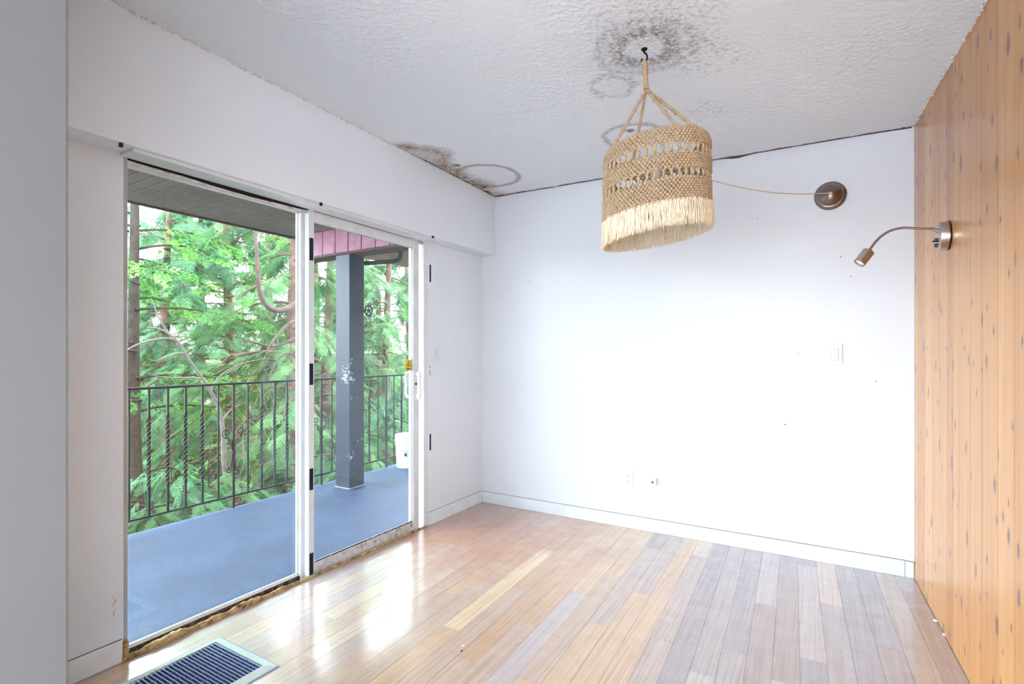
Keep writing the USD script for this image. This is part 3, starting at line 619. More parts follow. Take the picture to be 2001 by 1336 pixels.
def switch(name, label, origin, x, z, w=0.072, h=0.116, mat='white_plastic'):
    """A rocker switch plate: x along the wall, z out of it."""
    y = np.array([0, 0, 1.0]); x = np.asarray(x, float); z = np.asarray(z, float)
    t = thing(name, label, 'light switch')
    F = lambda m: frame_to(m, origin, x, y, z)
    part('plate', F(cbx((-w / 2, -h / 2, 0), (w / 2, h / 2, 0.008), 0.003)), M[mat], t)
    part('rocker_frame', F(cbx((-0.019, -0.035, 0.008), (0.019, 0.035, 0.010), 0.001)), plain_once('switch_line', srgb(190, 196, 204)), t)
    part('rocker', F(trimesh.convex.convex_hull(np.array([(sx * 0.0165, sy * 0.032, 0.009) for sx in (-1, 1) for sy in (-1, 1)] + [(sx * 0.0160, 0.031, 0.016) for sx in (-1, 1)] + [(sx * 0.0160, -0.031, 0.0115) for sx in (-1, 1)] + [(sx * 0.0160, 0.0, 0.0118) for sx in (-1, 1)]))), M[mat], t)
    for sy in (-1, 1):
        s = trimesh.creation.cylinder(0.003, 0.002, sections=10); s.apply_translation([0, sy * 0.047, 0.0085]); part('screw', F(s), M['alu_grey'], t)
    return t
q = at(1631, 692, 'y', YB); switch('light_switch', 'white rocker light switch on the back wall near the pine boards', q, (1, 0, 0), (0, -1, 0), 0.075)
q = at(855, 691, 'x', XL); switch('light_switch', 'painted-over switch plate on the wall beside the sliding door', q, (0, -1, 0), (1, 0, 0), mat='wall')
q = at(1228, 934, 'y', YB)
t = thing('wall_outlet', 'white power outlet low on the back wall', 'outlet')
part('plate', cbx((q[0] - 0.036, YB - 0.007, q[2] - 0.057), (q[0] + 0.036, YB, q[2] + 0.057), 0.002), M['white_plastic'], t)
for dz in (-0.021, 0.021):
    s = part('socket', cbx((q[0] - 0.016, YB - 0.009, q[2] + dz - 0.014), (q[0] + 0.016, YB - 0.006, q[2] + dz + 0.014), 0.001), M['white_plastic'], t)
    part('slot', join(*[bx((q[0] + sx * 0.006 - 0.001, YB - 0.0093, q[2] + dz - 0.005), (q[0] + sx * 0.006 + 0.001, YB - 0.0088, q[2] + dz + 0.005)) for sx in (-1, 1)]), M['nail'], s)
q = at(1279, 940, 'y', YB)
t = thing('jack_box', 'small white jack box jutting from the back wall beside the outlet', 'jack box')
part('body', cbx((q[0] - 0.03, YB - 0.030, q[2] - 0.026), (q[0] + 0.018, YB, q[2] + 0.026), 0.002), M['white_plastic'], t)
part('port', bx((q[0] - 0.012, YB - 0.0305, q[2] - 0.008), (q[0] + 0.002, YB - 0.0295, q[2] + 0.006)), M['nail'], t)

# ---------------------------------------------------------------- macrame pendant lamp
hook = at(1259, 93, 'z', 2.40)
LC = np.array([hook[0], hook[1], 0.0]) + RGT * 0.045
def SL(z): return np.interp(z, [1.6, 2.05], [0.165, 0.10])      # the rim hangs askew
def shade_pt(th, z, r):
    """Angle 0 points to the camera's right, 90 away from the camera."""
    lat, dep = r * np.cos(th), r * np.sin(th)
    return LC + np.multiply.outer(lat, RGT) + np.multiply.outer(dep, FWD) + np.multiply.outer(z + SL(z) * lat, np.array([0, 0, 1.0]))
ZT, ZBOT = 2.010, 1.650
def rad(z):
    s = (ZT - z) / (ZT - ZBOT)
    return np.interp(s, [0, 0.03, 0.08, 0.3, 0.7, 1.0], [0.180, 0.191, 0.196, 0.198, 0.199, 0.201])
def zf(s): return ZT - s * (ZT - ZBOT)
lp = thing('pendant_lamp', 'macrame pendant lamp with cream fringe hanging from the stained ceiling', 'pendant lamp', tuple(hook * [1, 1, 0]))
OFF = -hook * [1, 1, 0]
def lpart(name, m, mat, parent=lp, **k):
    m = m.copy(); m.apply_translation(OFF); return part(name, m, mat, parent, **k)
th = np.linspace(0, 2 * np.pi, 90, endpoint=False)
def band(s0, s1, n, turns, seed):
    """Crossing cords with a knot at every crossing between the heights s0 and s1."""
    rng = np.random.default_rng(seed); ms = []
    k = 9; zz = np.linspace(zf(s0), zf(s1), k); dth = turns * 2 * np.pi / n
    for d in (-1, 1):
        for i in range(n):
            t_ = 2 * np.pi * i / n + d * dth * np.linspace(0, 1, k)
            w = 0.0022 * d * np.cos(np.pi * 2 * turns * np.linspace(0, 1, k) + (i % 2) * np.pi)
            p = np.array([shade_pt(a, z, rad(z) + o) for a, z, o in zip(t_, zz, w)])
            ms.append(tube(p, 0.0037, 5, caps=False))
    rows = int(round(turns * 2))
    ico = trimesh.creation.icosphere(1, 0.0062)
    for rw in range(rows + 1):
        z = zf(s0 + (s1 - s0) * rw / rows)
        for i in range(n):
            t_ = 2 * np.pi * (i + 0.5 * (rw % 2)) / n
            s = ico.copy(); s.apply_scale([1, 1, 0.85]); s.apply_translation(shade_pt(np.array(t_), z, rad(z) + 0.003 + rng.uniform(-0.0008, 0.0012))); ms.append(s)
    return join(ms)
def openwork(s0, s1, n, seed):
    """Upright twisted cords with open slots between them."""
    rng = np.random.default_rng(seed); ms = []
    k = 14; zz = np.linspace(zf(s0), zf(s1), k); u = np.linspace(0, 1, k)
    for i in range(n):
        t0 = 2 * np.pi * i / n + rng.uniform(-0.01, 0.01)
        spread = 0.5 * 2 * np.pi / n * (np.abs(2 * u - 1) ** 2.5) * 0.9
        for ph in (0, np.pi):
            t_ = t0 + np.cos(ph) * spread + 0.010 * np.cos(u * 14 + ph)
            p = np.array([shade_pt(a, z, rad(z) + 0.003 * np.sin(q_ * 14 + ph)) for a, z, q_ in zip(t_, zz, u)])
            ms.append(tube(p, 0.0040, 6, caps=False))
        s = trimesh.creation.icosphere(1, 0.0068); s.apply_scale([0.9, 0.9, 1.2]); z = zf((s0 + s1) / 2); s.apply_translation(shade_pt(np.array(t0), z, rad(z) + 0.001)); ms.append(s)
    return join(ms)
for k, (s0, s1, tr) in enumerate(((0.015, 0.15, 2.5), (0.28, 0.41, 2.5), (0.53, 0.735, 4.0))):
    lpart('knotted_band', band(s0, s1, 84, tr, k), M['jute'], smooth=True)
for k, (s0, s1) in enumerate(((0.15, 0.28), (0.41, 0.53))):
    lpart('openwork_band', openwork(s0, s1, 44, 20 + k), M['jute'], smooth=True)
def ring(s, r, amp=0.0):
    t_ = np.linspace(0, 2 * np.pi, 220, endpoint=False); z = zf(s)
    return tube(shade_pt(t_, z, rad(z)), r + amp * np.sin(t_ * 110), 8, closed=True)
lpart('top_ring', ring(0.008, 0.0058, 0.0006), M['jute2'], smooth=True)
lpart('bottom_ring', ring(0.735, 0.0060, 0.0006), M['jute'], smooth=True)
rng = np.random.default_rng(31); ms = []
for i in range(1150):
    a = 2 * np.pi * (i + rng.uniform(-0.5, 0.5)) / 1150; L = rng.uniform(0.90, 1.04) * 0.265
    uu = np.linspace(0, 1, 5); z = zf(0.735 + uu * L); w = rng.normal(0, 0.012); o = rng.normal(0.001, 0.0035)
    p = np.array([shade_pt(np.array(a + w * q_ / 0.22 + 0.004 * math.sin(q_ * 9 + i)), z_, rad(z_) + o + 0.003 * q_) for q_, z_ in zip(uu, z)])
    ms.append(tube(p, np.array([0.0022, 0.0020, 0.0020, 0.0021, 0.0012]), 4, caps=False))
lpart('fringe', join(ms), M['fringe'], smooth=True, kind='stuff')
apex = LC * [1, 1, 0] + RGT * (-0.037) + np.array([0, 0, 2.235])
for lc, far in ((-0.985, 1), (-0.29, 1), (0.14, -1), (0.58, -1)):
    t_ = np.array(math.acos(lc) * far); e = shade_pt(t_, ZT, rad(ZT))
    L = np.linspace(0, 1, 40)[:, None]; p = apex * (1 - L) + e * L
    ms = [tube(p + [0, 0, 0], 0.0058 + 0.0006 * np.sin(np.arange(40) * 2.1), 8)]
    kn = trimesh.creation.icosphere(2, 0.010); kn.apply_translation(e); ms.append(kn)
    for f_ in (0.3, 0.62):
        kn = along(lathe([(0, -0.007), (0.0075, -0.006), (0.0078, 0.006), (0, 0.007)], 12), apex * (1 - f_) + e * f_, e - apex); ms.append(kn)
    lpart('hanging_cord', join(ms), M['jute2'], smooth=50)
top = np.array([hook[0], hook[1], 2.352])
L = np.linspace(0, 1, 30)[:, None]; p = top * (1 - L) + apex * L
lpart('wrapped_cord', tube(p, np.interp(np.linspace(0, 1, 30), [0, 0.15, 0.45, 0.6, 1], [0.007, 0.0125, 0.0115, 0.0085, 0.0105]) + 0.0005 * np.sin(np.arange(30) * 3.0), 12), M['jute2'], smooth=True)
sk = np.array([LC[0], LC[1], 1.89])
lpart('bulb_holder', join(along(lathe([(0, 0.05), (0.012, 0.05), (0.02, 0.03), (0.02, -0.02), (0, -0.02)], 20), sk, (0, 0, 1))), M['white_plastic'], smooth=40)
lpart('bulb', along(lathe([(0, 0), (0.013, 0), (0.016, -0.02), (0.03, -0.05), (0.03, -0.07), (0.018, -0.092), (0, -0.097)], 24), sk + [0, 0, -0.02], (0, 0, 1)), M['bulb'], smooth=True)

hz = float(ceil_z(hook[0], hook[1]))
hp = [(0, 0, 0.0), (0, 0, -0.016), (0.008, 0, -0.026), (0.011, 0, -0.040), (0.004, 0, -0.053), (-0.005, 0, -0.051), (-0.010, 0, -0.040)]
solo('ceiling_hook', join(tube(spline(np.array(hp) + [hook[0], hook[1], hz], 30), 0.0034, 8), along(lathe([(0, 0.002), (0.012, 0.002), (0.012, -0.003), (0.004, -0.008), (0, -0.008)], 16), (hook[0], hook[1], hz - 0.003), (0, 0, 1))), M['black_metal'], 'black screw hook in the ceiling holding up the macrame lamp', 'hook', smooth=40)

# swag canopy on the back wall and the cord to the lamp
q = at(1621, 383, 'y', YB)
t = thing('wall_canopy', 'round dark bronze cord canopy high on the back wall', 'canopy')
dome = lathe([(0, 0.052), (0.006, 0.052), (0.016, 0.050), (0.030, 0.044), (0.046, 0.034), (0.056, 0.026), (0.060, 0.021), (0.0625, 0.0215), (0.072, 0.018), (0.079, 0.011), (0.081, 0.004), (0.080, 0.0), (0, 0.0)], 56)
part('dome', along(dome, (q[0] + 0.004, YB, q[2]), (0, -1, 0)), M['bronze'], t, smooth=40)
part('bushing', along(lathe([(0, 0.014), (0.006, 0.014), (0.009, 0.010), (0.009, 0), (0, 0)], 20), (q[0] + 0.004, YB - 0.050, q[2]), (0, -1, 0)), M['cord_white'], t, smooth=40, label='white cord bushing')
a = np.array([q[0] + 0.004, YB - 0.064, q[2]]); b = sk + [0, 0, 0.06]
L = np.linspace(0, 1, 40)[:, None]; p = a * (1 - L) + b * L; p[:, 2] -= 0.05 * np.sin(np.pi * L[:, 0]); 
solo('lamp_cord', tube(p, 0.0028, 6), M['cord_white'], 'thin white cord swagged from the bronze canopy to the macrame lamp', 'cord', smooth=True)

# ---------------------------------------------------------------- gooseneck reading lamp on the pine boards
q = at(1854, 460, 'x', right_x(2.73))
t = thing('wall_lamp', 'brushed metal gooseneck reading lamp on the pine boards', 'wall lamp')
c0 = np.array([right_x(q[1]), q[1], q[2]])
def octo(r, n=8): return [(r * math.cos((k + .5) * 2 * math.pi / n), r * math.sin((k + .5) * 2 * math.pi / n)) for k in range(n)]
base = lathe([(0, 0.036), (0.050, 0.036), (0.056, 0.032), (0.058, 0.026), (0.058, 0.0), (0, 0)], 48)
part('wall_plate', along(base, c0, (-1, 0, 0)), M['steel'], t, smooth=35)
part('backplate', along(lathe([(0, 0.004), (0.060, 0.004), (0.060, 0), (0, 0)], 48), c0, (-1, 0, 0)), M['black_metal'], t, smooth=35)
for dz, dy in ((-0.014, 0.0), (-0.036, 0.006)):
    part('switch_knob', along(lathe([(0, 0.010), (0.007, 0.010), (0.008, 0.0), (0, 0)], 14), c0 + [-0.036, dy, dz], (-1, 0, 0)), M['dark_plastic'], t, smooth=40)
part('lever', tube([c0 + (-0.036, -0.008, -0.022), c0 + (-0.054, -0.010, -0.020)], 0.0028, 8), M['black_metal'], t)
hd = at(1697, 492, 'y', c0[1] - 0.02)
def onp(u, v, f):   # along the arm the depth runs from the plate to the head
    return at(u, v, 'y', c0[1] + (-0.02) * f)
arm = spline([c0 + (-0.030, 0, 0.010), onp(1830, 450, .1), onp(1800, 447, .3), onp(1768, 445, .45), onp(1735, 453, .65), onp(1712, 471, .85), hd], 50)
part('gooseneck', tube(arm, 0.0052, 10), M['bronze'], t, smooth=True)
tip = onp(1674, 521, 1.0); ax = tip - hd; ax /= np.linalg.norm(ax); ax = ax + np.array([0.0, -0.30, 0]); ax /= np.linalg.norm(ax)
hl = 0.068
head = lathe([(0, 0.0), (0.020, 0.0), (0.0235, 0.003), (0.0235, hl), (0.0205, hl), (0.0195, hl - 0.010), (0, hl - 0.010)], 40)
part('lamp_head', along(head, hd - ax * 0.004, ax), M['steel'], t, smooth=35)
part('lens', along(lathe([(0, hl - 0.004), (0.012, hl - 0.005), (0.0195, hl - 0.008), (0, hl - 0.009)], 30), hd - ax * 0.004, ax), M['lens'], t, smooth=40)

# ---------------------------------------------------------------- floor register
vx0, vx1, vy0, vy1 = -2.165, -1.775, 0.66, 1.238
t = thing('floor_vent', 'pale metal floor register with dark slots in front of the glass door', 'floor vent')
fw = 0.040
P = np.array([(vx0, vy0), (vx1, vy0), (vx1, vy1), (vx0, vy1)])
cx, cy = (vx0 + vx1) / 2, (vy0 + vy1) / 2
def rect_ring(o, i, z0, z1):
    ms = []
    for k in range(4):
        a, b = o[k], o[(k + 1) % 4]; c, d = i[k], i[(k + 1) % 4]
        ms.append(trimesh.convex.convex_hull(np.array([(*a, 0.0), (*b, 0.0), (*a, z0), (*b, z0), (*c, z1), (*d, z1), (*c, 0.0), (*d, 0.0)])))
    return join(ms)
ins = lambda w: np.array([(vx0 + w, vy0 + w), (vx1 - w, vy0 + w), (vx1 - w, vy1 - w), (vx0 + w, vy1 - w)])
part('frame', rect_ring(ins(0), ins(fw * 0.9), 0.004, 0.013), M['vent'], t)
part('rim', rect_ring(ins(-0.006), ins(0.0), 0.0015, 0.003), M['louver'], t)
part('pan', bx((vx0 + fw * .9, vy0 + fw * .9, 0.0005), (vx1 - fw * .9, vy1 - fw * .9, 0.002)), M['vent_dark'], t)
ny = 36; ys = np.linspace(vy0 + fw + 0.004, vy1 - fw - 0.004, ny)
for y in ys:
    part('slat', cbx((vx0 + fw * .9, y - 0.0015, 0.006), (vx1 - fw * .9, y + 0.0015, 0.012), 0.0006), M['louver'], t)
for k in range(6):
    x = vx0 + fw + (k + 0.5) * (vx1 - vx0 - 2 * fw) / 6
    m = bx((-0.013, vy0 + fw, -0.0006), (0.013, vy1 - fw, 0.0006)); m.apply_transform(trimesh.transformations.rotation_matrix(0.35, [0, 1, 0])); m.apply_translation([x, 0, 0.0062 - 0.001])
    part('damper_blade', m, plain_once('damper', srgb(34, 46, 92)), t)

# paint flakes and a crumb left on the floor
for u, v, r, mat, lab in ((1828, 1214, 0.011, 'white_plastic', 'white paint flake on the floor against the pine boards, the farther of two'), (1846, 1241, 0.009, 'white_plastic', 'white paint flake on the floor against the pine boards, the nearer of two'),
                          (906, 1262, 0.006, 'white_plastic', 'white speck on the middle of the bamboo floor'), (902, 1272, 0.005, 'pad', 'dark crumb on the middle of the bamboo floor')):
    q = at(u, v, 'z', 0.0); m_ = trimesh.creation.icosphere(2, r); m_.vertices *= 1 + 0.5 * (meshkit.noise(m_.vertices * 160 + u)[:, None] - 0.5); m_.apply_scale([0.8, 1.0, 0.35]); m_.apply_translation([q[0], q[1], -m_.vertices[:, 2].min()])
    solo('paint_flake' if mat != 'pad' else 'crumb', m_, M[mat], lab, 'debris', smooth=True)

# ---------------------------------------------------------------- balcony
ZK = -0.10
solo('balcony_floor', cbx((-4.255, -1.6, ZK - 0.16), (-2.47, 8.0, ZK), 0.01), M['deck'], 'blue-grey painted balcony floor outside the glass door', 'balcony', kind='structure')
hw = thing('house_wall', 'outside wall of the house above and beside the balcony', 'wall', kind='structure')
part('siding', join(bx((-2.485, YB + 0.15, -0.1), (-2.47, 9, 2.5)), bx((-2.485, -1.6, -0.1), (-2.472, Y0 - 0.001, 2.5)), bx((-2.485, Y1 + 0.001, -0.1), (-2.472, YB + 0.16, 2.5)), bx((-2.485, Y0 - 0.01, ZD), (-2.472, Y1 + 0.01, 2.5))), M['render_out'], hw)
so = thing('balcony_soffit', 'grey-brown board soffit over the balcony', 'soffit', kind='structure')
part('roof', bx((-4.66, -3.0, 2.418), (-2.46, 3.47, 2.62)), M['dark_gap'], so)
rng = random.Random(3); y = -0.6
while y < 3.42:
    w = 0.095; y2 = min(y + w, 3.425)
    part('board', cbx((-4.655, y + 0.004, 2.402), (-2.474, y2 - 0.004, 2.419 + rng.uniform(0, 0.0006)), 0.003), M['soffit'], so); y += w
part('eave_trim', cbx((-4.675, -1.0, 2.385), (-4.655, 3.47, 2.5), 0.003), M['fascia_dark'], so)
# gable board across the balcony
gb = thing('gable_fascia', 'rose painted gable boards above the balcony post', 'fascia', kind='structure')
x = -4.21 - 0.18 * 2
while x < -2.50:
    part('board', cbx((x + 0.005, 3.43, 2.172), (min(x + 0.18, -2.475) - 0.005, 3.452, 2.412), 0.003), M['fascia'], gb); x += 0.18
part('backing', bx((-4.64, 3.45, 2.165), (-2.474, 3.475, 2.42)), M['fascia_dark'], gb)
part('trim_strip', cbx((-4.66, 3.425, 2.150), (-2.475, 3.615, 2.175), 0.003), M['fascia_dark'], gb)
# the lower roof beyond
s2 = thing('far_soffit', 'weathered board soffit of the lower roof beyond the post', 'soffit', kind='structure')
part('roof', bx((-4.5, 3.62, 2.31), (-2.48, 8.5, 2.45)), M['dark_gap'], s2)
y = 3.62
while y < 8.3:
    part('board', cbx((-4.45, y + 0.004, 2.285), (-2.486, y + 0.136, 2.312), 0.004), plain_once('tan_soffit', srgb(150, 124, 104)), s2); y += 0.14

po = thing('balcony_post', 'chipped blue-grey timber post at the balcony edge', 'post', kind='structure')
part('shaft', cbx((-4.02, 3.43, ZK + 0.004), (-3.825, 3.615, 2.150), 0.006), M['post'], po)
part('foot_bead', cbx((-4.026, 3.424, ZK), (-3.819, 3.621, ZK + 0.014), 0.003), plain_once('bead', srgb(140, 152, 166)), po)

wo = thing('spoked_wheel', 'small dark spoked wheel fixed to the side of the balcony post', 'wheel')
wc = np.array([-3.752, 3.60, 1.615]); a = np.linspace(0, 2 * np.pi, 40, endpoint=False)
part('rim', tube(np.stack([wc[0] + 0.050 * np.cos(a), np.full(40, wc[1]), wc[2] + 0.050 * np.sin(a)], 1), 0.0075, 8, closed=True), M['iron'], wo, smooth=True)
for k in range(5):
    g_ = 2 * math.pi * k / 5 + 0.3
    part('spoke', tube([wc, wc + (0.048 * math.cos(g_), 0, 0.048 * math.sin(g_))], 0.005, 6), M['iron'], wo)
part('hub', along(lathe([(0, 0.012), (0.013, 0.012), (0.015, 0), (0, 0)], 16), wc + [0, 0.006, 0], (0, -1, 0)), M['iron'], wo, smooth=40)
part('bracket', bx((-3.828, 3.60, 1.608), (-3.79, 3.606, 1.622)), M['iron'], wo)

dp = [at(712, 514, 'y', 4.0), at(745, 512, 'y', 4.0), at(774, 509, 'y', 4.0), at(781, 505, 'y', 4.0), at(783, 497, 'y', 4.0)]
end = np.array([dp[-1][0], 4.0, 2.29])
dp2 = [np.array([-3.93, 3.66, 2.155]), np.array([-4.10, 3.8, 2.18])] + dp + [end]
solo('drain_pipe', tube(spline(dp2, 50), 0.023, 12), M['iron'], 'dark drain pipe bending up to the soffit behind the post', 'drain pipe', smooth=True)

pb = np.array([-4.045, 4.49, ZK])
t = thing('plastic_pail', 'white plastic pail with a wire handle standing on the balcony', 'pail', tuple(pb))
part('bucket', lathe([(0, 0.004), (0.124, 0.0), (0.130, 0.006), (0.144, 0.30), (0.150, 0.302), (0.150, 0.312), (0.145, 0.314), (0.1455, 0.330), (0.152, 0.332), (0.152, 0.342), (0.146, 0.344), (0.147, 0.362), (0.151, 0.366), (0.147, 0.370), (0.142, 0.366), (0.138, 0.30), (0.122, 0.02), (0, 0.02)], 56), M['pail'], t, smooth=35)
fc = -pb[:2] / np.linalg.norm(pb[:2]); sd = np.array([fc[1], -fc[0]])
hb = []
for k in np.linspace(0, math.pi, 24):
    o = sd * 0.158 * math.cos(k) + fc * (0.03 + 0.13 * math.sin(k)); hb.append((o[0], o[1], 0.315 - 0.115 * math.sin(k)))
part('handle', tube(hb, 0.0028, 6), M['alu_grey'], t, smooth=True, label='wire bail handle')
o = fc * 0.136 + sd * 0.028
part('label', frame_to(cbx((-0.014, -0.018, 0), (0.014, 0.018, 0.003), 0.001), (*o, 0.16), (sd[0], sd[1], 0), (0, 0, 1), (fc[0], fc[1], 0)), M['pail_label'], t, label='small blue printed label')

# wrought iron railing: two plain bars around a scroll bar, then four twisted bars
rl = thing('iron_railing', 'dark green wrought iron railing with twisted bars along the balcony', 'railing')
XR = -4.225
part('top_rail', cbx((XR - 0.020, -1.2, 0.935), (XR + 0.020, 7.4, 0.953), 0.004), M['iron'], rl)
part('bottom_rail', cbx((XR - 0.012, -1.2, -0.006), (XR + 0.012, 7.4, 0.008), 0.003), M['iron'], rl)
def twisted(y):
    n = 70; z = np.linspace(0.0, 0.94, n); tw = np.clip((z - 0.22) / 0.5, 0, 1) * 2 * np.pi * 3.5
    h = 0.0068; v = []
    for zz, a_ in zip(z, tw):
        bulge = 1.0 + 0.35 * (0.2 < zz < 0.74)
        for k in range(4):
            g_ = a_ + math.pi / 4 + k * math.pi / 2
            v.append((XR + h * 1.414 * bulge * math.cos(g_), y + h * 1.414 * bulge * math.sin(g_), zz))
    q = [[i * 4 + k, i * 4 + (k + 1) % 4, (i + 1) * 4 + (k + 1) % 4, (i + 1) * 4 + k] for i in range(n - 1) for k in range(4)]
    return trimesh.Trimesh(np.array(v), np.vstack([np.array(q)[:, [0, 1, 2]], np.array(q)[:, [0, 2, 3]]]), process=False)
def plainbar(y, w=0.0062, z0=0.0): return cbx((XR - w, y - w, z0), (XR + w, y + w, 0.94), 0.001)
def scroll(y, side):
    """One side of the lyre: a curl at the foot, a leg up to the collar, a wide curl at the top."""
    def curl(c0, c1, r0, a0, a1, n=30):
        k = np.linspace(0, 1, n); a_ = a0 + (a1 - a0) * k; r = r0 * (1 - 0.78 * k); return [(c0 + rr * math.cos(g), c1 + rr * math.sin(g)) for rr, g in zip(r, a_)]
    lowc = curl(0.042, 0.225, 0.026, math.pi * 0.85, math.pi * 3.6)[::-1]
    leg = [(0.014, 0.30), (0.009, 0.37), (0.014, 0.42), (0.030, 0.46)]
    upc = curl(0.062, 0.535, 0.040, -math.pi * 0.62, math.pi * 2.2)
    small = curl(0.034, 0.455, 0.024, math.pi * 0.9, -math.pi * 1.7)
    P3 = lambda p: [(XR, y + side * a_, z_) for a_, z_ in p]
    return join(tube(P3(lowc + leg + upc), 0.0045, 6), tube(P3([(0.008, 0.40)] + small), 0.0040, 6))
ub = [252, 292, 330, 366, 398, 429, 458, 485, 512, 538, 561]
ysb = []
for u in ub:
    r = ray(u, 800); ysb.append(float(r[1] / r[0] * XR))
sp = float(np.mean(np.diff(ysb)))
print('baluster y', [round(v_, 3) for v_ in ysb], sp)
i = -22
while True:
    y = ysb[0] + i * sp
    if y > 7.2: break
    k = i % 7        # 0 plain, 1..4 twisted, 5 plain, 6 scroll bar
    if k in (1, 2, 3, 4): part('twisted_bar', twisted(y), M['iron'], rl, smooth=35)
    elif k in (0, 5): part('bar', plainbar(y), M['iron'], rl)
    else:
        b_ = part('scroll_bar', plainbar(y, 0.0085, ZK), M['iron'], rl)
        if y > 0.3:
            part('scroll', join(*[scroll(y, sd_) for sd_ in (-1, 1)], cbx((XR - 0.012, y - 0.014, 0.355), (XR + 0.012, y + 0.014, 0.385), 0.002)), M['iron'], b_, smooth=40)
    i += 1

# ---------------------------------------------------------------- hillside and trees
def add_hill():
    xs, ys = np.linspace(-40, 30, 71), np.linspace(-40, 50, 91); X, Y = np.meshgrid(xs, ys, indexing='ij')
    Z = -3.0 + 0.12 * np.clip(-X - 8, 0, 40) + 0.6 * meshkit.fbm(np.stack([X / 4, Y / 4, X * 0], -1), 3, 4)
    Z = np.where(X > -4.5, -3.2, Z)
    a, b = X.shape; i, j = np.meshgrid(np.arange(a - 1), np.arange(b - 1), indexing='ij')
    q = np.stack([i * b + j, (i + 1) * b + j, (i + 1) * b + j + 1, i * b + j + 1], -1).reshape(-1, 4)
    solo('ground', (np.stack([X, Y, Z], -1).reshape(-1, 3), q), M['soil'], 'leaf-strewn hillside below the balcony', 'ground', kind='structure', smooth=True)
add_hill()
solo('patio', bx((-9, -16, -0.26), (12, REAR - 0.12, -0.10)), plain_once('bounce_slab_pale', srgb(222, 222, 222)), 'pale slab added unseen behind the house to bounce daylight indoors', 'patio', kind='structure')  # added out of view as a pale reflector for sun and sky

def blade(p, d, side, L, w):
    """One narrow leaf: a folded diamond of four triangles as vertex and face lists."""
    a, m_, t_ = p, p + d * L * 0.45, p + d * L
    up = np.cross(d, side) * w * 0.25
    return np.array([a, m_ + side * w / 2 + up, t_, m_ - side * w / 2 + up, m_]), np.array([[0, 1, 4], [1, 2, 4], [2, 3, 4], [3, 0, 4]])

def build(bl):
    v, f, n = [], [], 0
    for a, b in bl: v.append(a); f.append(b + n); n += len(a)
    return np.vstack(v), np.vstack(f)

def cedar_frond(seed, L=0.50):
    """A flat drooping spray: +x outward, drooping to -z."""
    rng = np.random.default_rng(seed); bl = []
    ax = lambda s: np.array([L * s, 0.02 * math.sin(s * 5 + seed), -0.20 * L * s * s])
    for s in np.linspace(0.06, 1.0, 13):
        p = ax(s); tl = 0.30 * L * math.sin(math.pi * (0.15 + 0.8 * s)) ** 0.8 * (1.1 - 0.5 * s) + 0.03
        for sd_ in (-1, 1):
            d = np.array([0.72, sd_ * 0.70, -0.25 + rng.normal(0, 0.12)]); d /= np.linalg.norm(d)
            k = 4 if tl > 0.07 else 2
            for j in range(k):
                q_ = p + d * tl * (j + 0.15) / k + np.array([0, 0, -0.10 * tl * (j / k) ** 2])
                for s2 in (-1, 0, 1):
                    e = d * 0.8 + np.array([0.35, 0, 0]) * abs(s2) + np.array([0, 0.5 * s2, -0.12]) + rng.normal(0, 0.12, 3); e /= np.linalg.norm(e)
                    sdv = np.cross(e, [0, 0, 1.0]); sdv /= np.linalg.norm(sdv) + 1e-9
                    bl.append(blade(q_, e, sdv, tl / k * 1.05 + 0.012, 0.0075 + 0.003 * rng.random()))
    return build(bl)

def leaf_twig(seed, L=0.34, n=16, ll=0.075, w=0.05):
    """A twig of broad leaves."""
    rng = np.random.default_rng(seed); bl = []
    for k in range(n):
        s = (k + 0.5) / n; p = np.array([L * s, 0.03 * math.sin(s * 6 + seed), -0.05 * s])
        a_ = rng.uniform(0, 2 * math.pi); d = np.array([0.5, math.cos(a_) * 0.8, math.sin(a_) * 0.5 - 0.2]); d /= np.linalg.norm(d)
        sdv = np.cross(d, rng.normal(0, 0.4, 3) + [0, 0, 1.0]); sdv /= np.linalg.norm(sdv)
        p2 = p + d * 0.02
        for t_ in (-0.55, 0.0, 0.55):
            dd = d * math.cos(t_) + sdv * math.sin(t_); s3 = sdv * math.cos(t_) - d * math.sin(t_)
            bl.append(blade(p2, dd, s3, ll * (1 - 0.25 * abs(t_)), w * 0.55))
    return build(bl)

PROTO = {'frond': [cedar_frond(k, 0.46 + 0.05 * k) for k in range(3)], 'leaf': [leaf_twig(k + 10) for k in range(3)]}

def quat(xdir, zhint, roll):
    x = xdir / (np.linalg.norm(xdir) + 1e-9); y = np.cross(zhint, x); y /= np.linalg.norm(y) + 1e-9; z = np.cross(x, y)
    c, s = math.cos(roll), math.sin(roll); y, z = y * c + z * s, z * c - y * s
    m = Gf.Matrix3d(*[float(q_) for r_ in (x, y, z) for q_ in r_])
    return m.ExtractRotation().GetQuat()

